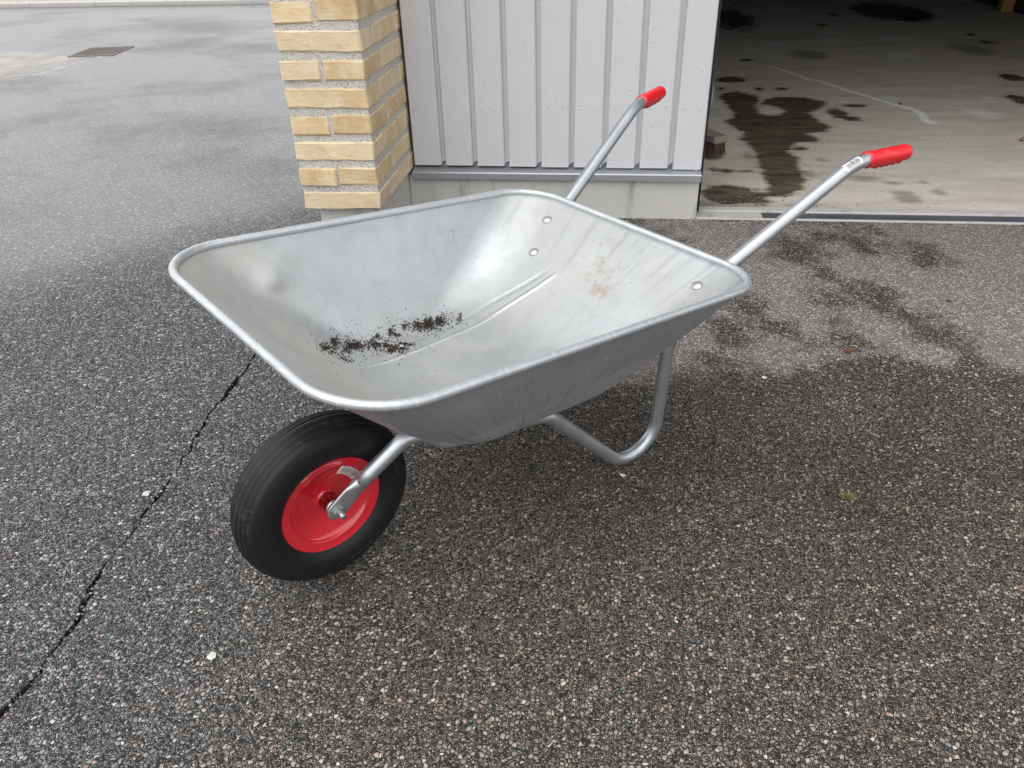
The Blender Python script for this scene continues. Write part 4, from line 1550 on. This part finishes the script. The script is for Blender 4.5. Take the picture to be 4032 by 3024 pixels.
# ------------------------------------------------------------------ soil left in the tray
SOIL_AT = [[-.144,-.192,.0063,.0095],[-.173,-.207,.0079,.0127],[-.194,-.196,.0095,.019],[-.211,-.199,.0095,.0079],[-.155,-.187,.0095,.0095],[-.221,-.193,.0095,.0079],[-.248,-.197,.0095,.0111],[-.256,-.191,.0095,.0038],[-.221,-.205,.0079,.0038],[-.302,-.209,.0063,.0079],[-.336,-.211,.0063,.0063],[-.302,-.209,.0063,.0063],[-.307,-.197,.0063,.0047],[-.363,-.201,.0142,.0111],[-.39,-.202,.0079,.0095],[-.382,-.193,.019,.0127],[-.412,-.188,.0111,.0158],[-.41,-.198,.0047,.0095],[-.448,-.173,.0079,.0127],[-.267,-.16,.0079,.0079],[-.286,-.167,.0095,.0127],[-.29,-.153,.0111,.0127],[-.308,-.162,.0142,.0057],[-.268,-.182,.0095,.0158],[-.251,-.184,.0111,.0158],[-.268,-.208,.0063,.0038],[-.275,-.176,.0111,.0047],[-.166,-.166,.0237,.0063]]
SOIL_W = {13: 4, 14: 3.2, 15: 2.4, 16: 3.2, 17: 1.6, 1: 3, 2: 3, 21: 2.2, 19: 1.6, 6: 2, 0: 1.5, 3: 2}
rs = random.Random(9)
spots = []
for i, (su, sv, rx, ry) in enumerate(SOIL_AT):
    n = int(64 * SOIL_W.get(i, 1.0))
    for k in range(n):
        wide = 1.0 if rs.random() < .75 else 2.6
        dx = rs.gauss(0, rx * .56 * wide); dy = rs.gauss(0, ry * .75 * wide) - .008
        u = su - .6637 * dx - .748 * dy
        v = sv + .7475 * dx - .663 * dy
        h, nrm = tray_hit(u, v)
        if h is None:
            continue
        r = rs.choice((.0006, .0008, .001, .0013, .0018)) if wide > 1 else rs.choice((.0007, .0010, .0013, .0017, .0022))
        pile = rs.random() * .0018 * SOIL_W.get(i, 1.0) * .4 if wide == 1 else 0
        spots.append((h.x, h.y, h.z + r * .25 + pile, r, 0 if rs.random() < .93 else 1))
for k in range(1500):      # fine dust of crumbs around
    u = rs.uniform(-.46, -.12); v = -.185 + rs.gauss(0, .022)
    h, nrm = tray_hit(u, v)
    if h is not None:
        r = rs.choice((.0004, .0005, .0006, .0008))
        spots.append((h.x, h.y, h.z + r * .3, r, 0))
for k in range(110):
    u = rs.uniform(-.7, .02); v = rs.uniform(-.26, .22)
    h, nrm = tray_hit(u, v)
    if h is not None:
        r = rs.choice((.0004, .0006, .0009, .0012))
        spots.append((h.x, h.y, h.z + r * .3, r, 0))
SOIL2 = simple('reddish_soil', (.06, .028, .018), .95, 0, .4, 500, .4)
me = crumbs('soil_crumbs', [], [SOIL, SOIL2], .9, 3)
wspots = []
for (u, v, z, r, m) in spots:
    w = wb(u, v, z)
    wspots.append((w.x, w.y, w.z, r, m))
soil = obj('soil_crumbs', crumbs('soil_crumbs', wspots, [SOIL, SOIL2], .9, 3))
soil['kind'] = 'stuff'
soil['label'] = 'dark soil crumbs lying in the bottom of the wheelbarrow tray'
soil['category'] = 'soil'

# ------------------------------------------------------------------ small things lying about
def pebble(name, x, y, z, r, mat, label, cat, flat=.6, seed=1):
    rs2 = random.Random(seed)
    o = obj(name, bm_mesh(name, stone_mesh_data(r, flat, rs2)), mat)
    o.location = (x, y, z + r * flat * .55)
    o.rotation_euler = (0, 0, rs2.uniform(0, 6))
    return tag(o, label, cat)
h, nrm = tray_hit(-.286, -.156)
w = wb(h.x, h.y, h.z)
pebble('pebble', w.x, w.y, w.z, .0042, ST_PALE, 'small white pebble among the soil in the tray', 'pebble', .55, 3)
pebble('pebble', -.613, .746, gz(-.613, .746), .0085, ST_PALE, 'white stone chip lying left of the wheel near the bottom edge', 'pebble', .5, 5)
pebble('pebble', -.916, 1.10, gz(-.916, 1.10), .0085, ST_PALE, 'pale stone chip beside the asphalt crack', 'pebble', .5, 6)
pebble('pebble', .415, 1.682, gz(.415, 1.682), .0075, ST_PALE, 'flat pale stone chip right of the wheelbarrow leg', 'pebble', .3, 8)
pebble('pebble', .059, 1.271, gz(.059, 1.271), .007, ST_PALE, 'pale stone crumb just below the wheelbarrow leg bend', 'pebble', .35, 9)
pebble('dark_scrap', .943, 1.939, gz(.943, 1.939), .010, ST_DARK, 'small black scrap on the dry asphalt at right', 'scrap', .35, 10)
pebble('dark_scrap', .994, 2.104, gz(.994, 2.104), .008, ST_DARK, 'smaller dark scrap nearer the garage threshold', 'scrap', .3, 12)
pebble('seed_husk', 1.541, 4.436, .0002, .010, ST_DARK, 'dark seed husk on the pale floor crack in the garage', 'husk', .7, 13)
ST_BROWN = mat_stone('brown_husk', (.16, .10, .07), (.28, .19, .14))
pebble('nut_shell', 1.852, 3.72, .0002, .016, ST_BROWN, 'brown nut shell on garage floor at the right edge', 'nut', .8, 14)

def leaf(x, y, z, L, W, rot, mat, label):
    vs, fs = [], []
    n = 8
    for i in range(n + 1):
        t = i / n
        w = W * math.sin(math.pi * min(1, t * .95 + .03)) ** .8
        lift = .0015 + .004 * t * t
        vs += [(t * L, -w, lift + .0025), (t * L, 0, lift), (t * L, w, lift + .003)]
    for i in range(n):
        for k in range(2):
            fs.append((i * 3 + k, i * 3 + k + 1, i * 3 + k + 4, i * 3 + k + 3))
    bm = bmesh.new()
    me0 = mesh_from('fallen_leaf', vs, fs, True)
    bm.from_mesh(me0)
    bmesh.ops.solidify(bm, geom=list(bm.faces), thickness=.0004)
    o = obj('fallen_leaf', bm_mesh('fallen_leaf', bm, True), mat)
    o.location = (x, y, z + .0008)
    o.rotation_euler = (0, 0, rot)
    return tag(o, label, 'leaf')
LEAF = simple('dry_red_brown_leaf', (.20, .055, .03), .7, 0, .2, 200, .3)
leaf(.64, 1.822, gz(.64, 1.822), .030, .006, .35, LEAF, 'dry red-brown leaf scrap on the dry asphalt')

def moss(x, y, z, size, label, n=120, seed=1):
    rs2 = random.Random(seed)
    bm = bmesh.new()
    for i in range(n):
        a = rs2.uniform(0, 6.28); d = size * rs2.random() ** .6
        bx, by = d * math.cos(a), d * .7 * math.sin(a)
        hgt = size * rs2.uniform(.25, .6)
        lean = Vector((bx * .7 + rs2.gauss(0, size * .15), by * .7 + rs2.gauss(0, size * .15), hgt))
        w = size * .05
        th = rs2.uniform(0, 6.28)
        t = Vector((math.cos(th) * w, math.sin(th) * w, 0))
        b0 = Vector((bx, by, 0))
        v = [bm.verts.new(b0 - t), bm.verts.new(b0 + t), bm.verts.new(b0 + lean * .6 + t * .9), bm.verts.new(b0 + lean * .6 - t * .9), bm.verts.new(b0 + lean)]
        bm.faces.new((v[0], v[1], v[2], v[3])); bm.faces.new((v[3], v[2], v[4]))
    me = bpy.data.meshes.new('moss_tuft'); bm.to_mesh(me); bm.free()
    o = obj('moss_tuft', me, MOSS)
    o.location = (x, y, z)
    return tag(o, label, 'moss', None)
moss(.518, 1.258, gz(.518, 1.258), .0135, 'small yellow-green moss tuft on the asphalt at lower right', 130, 2)
moss(.228, .972, gz(.228, .972), .0065, 'tiny moss speck on the asphalt in front of the leg', 40, 3)
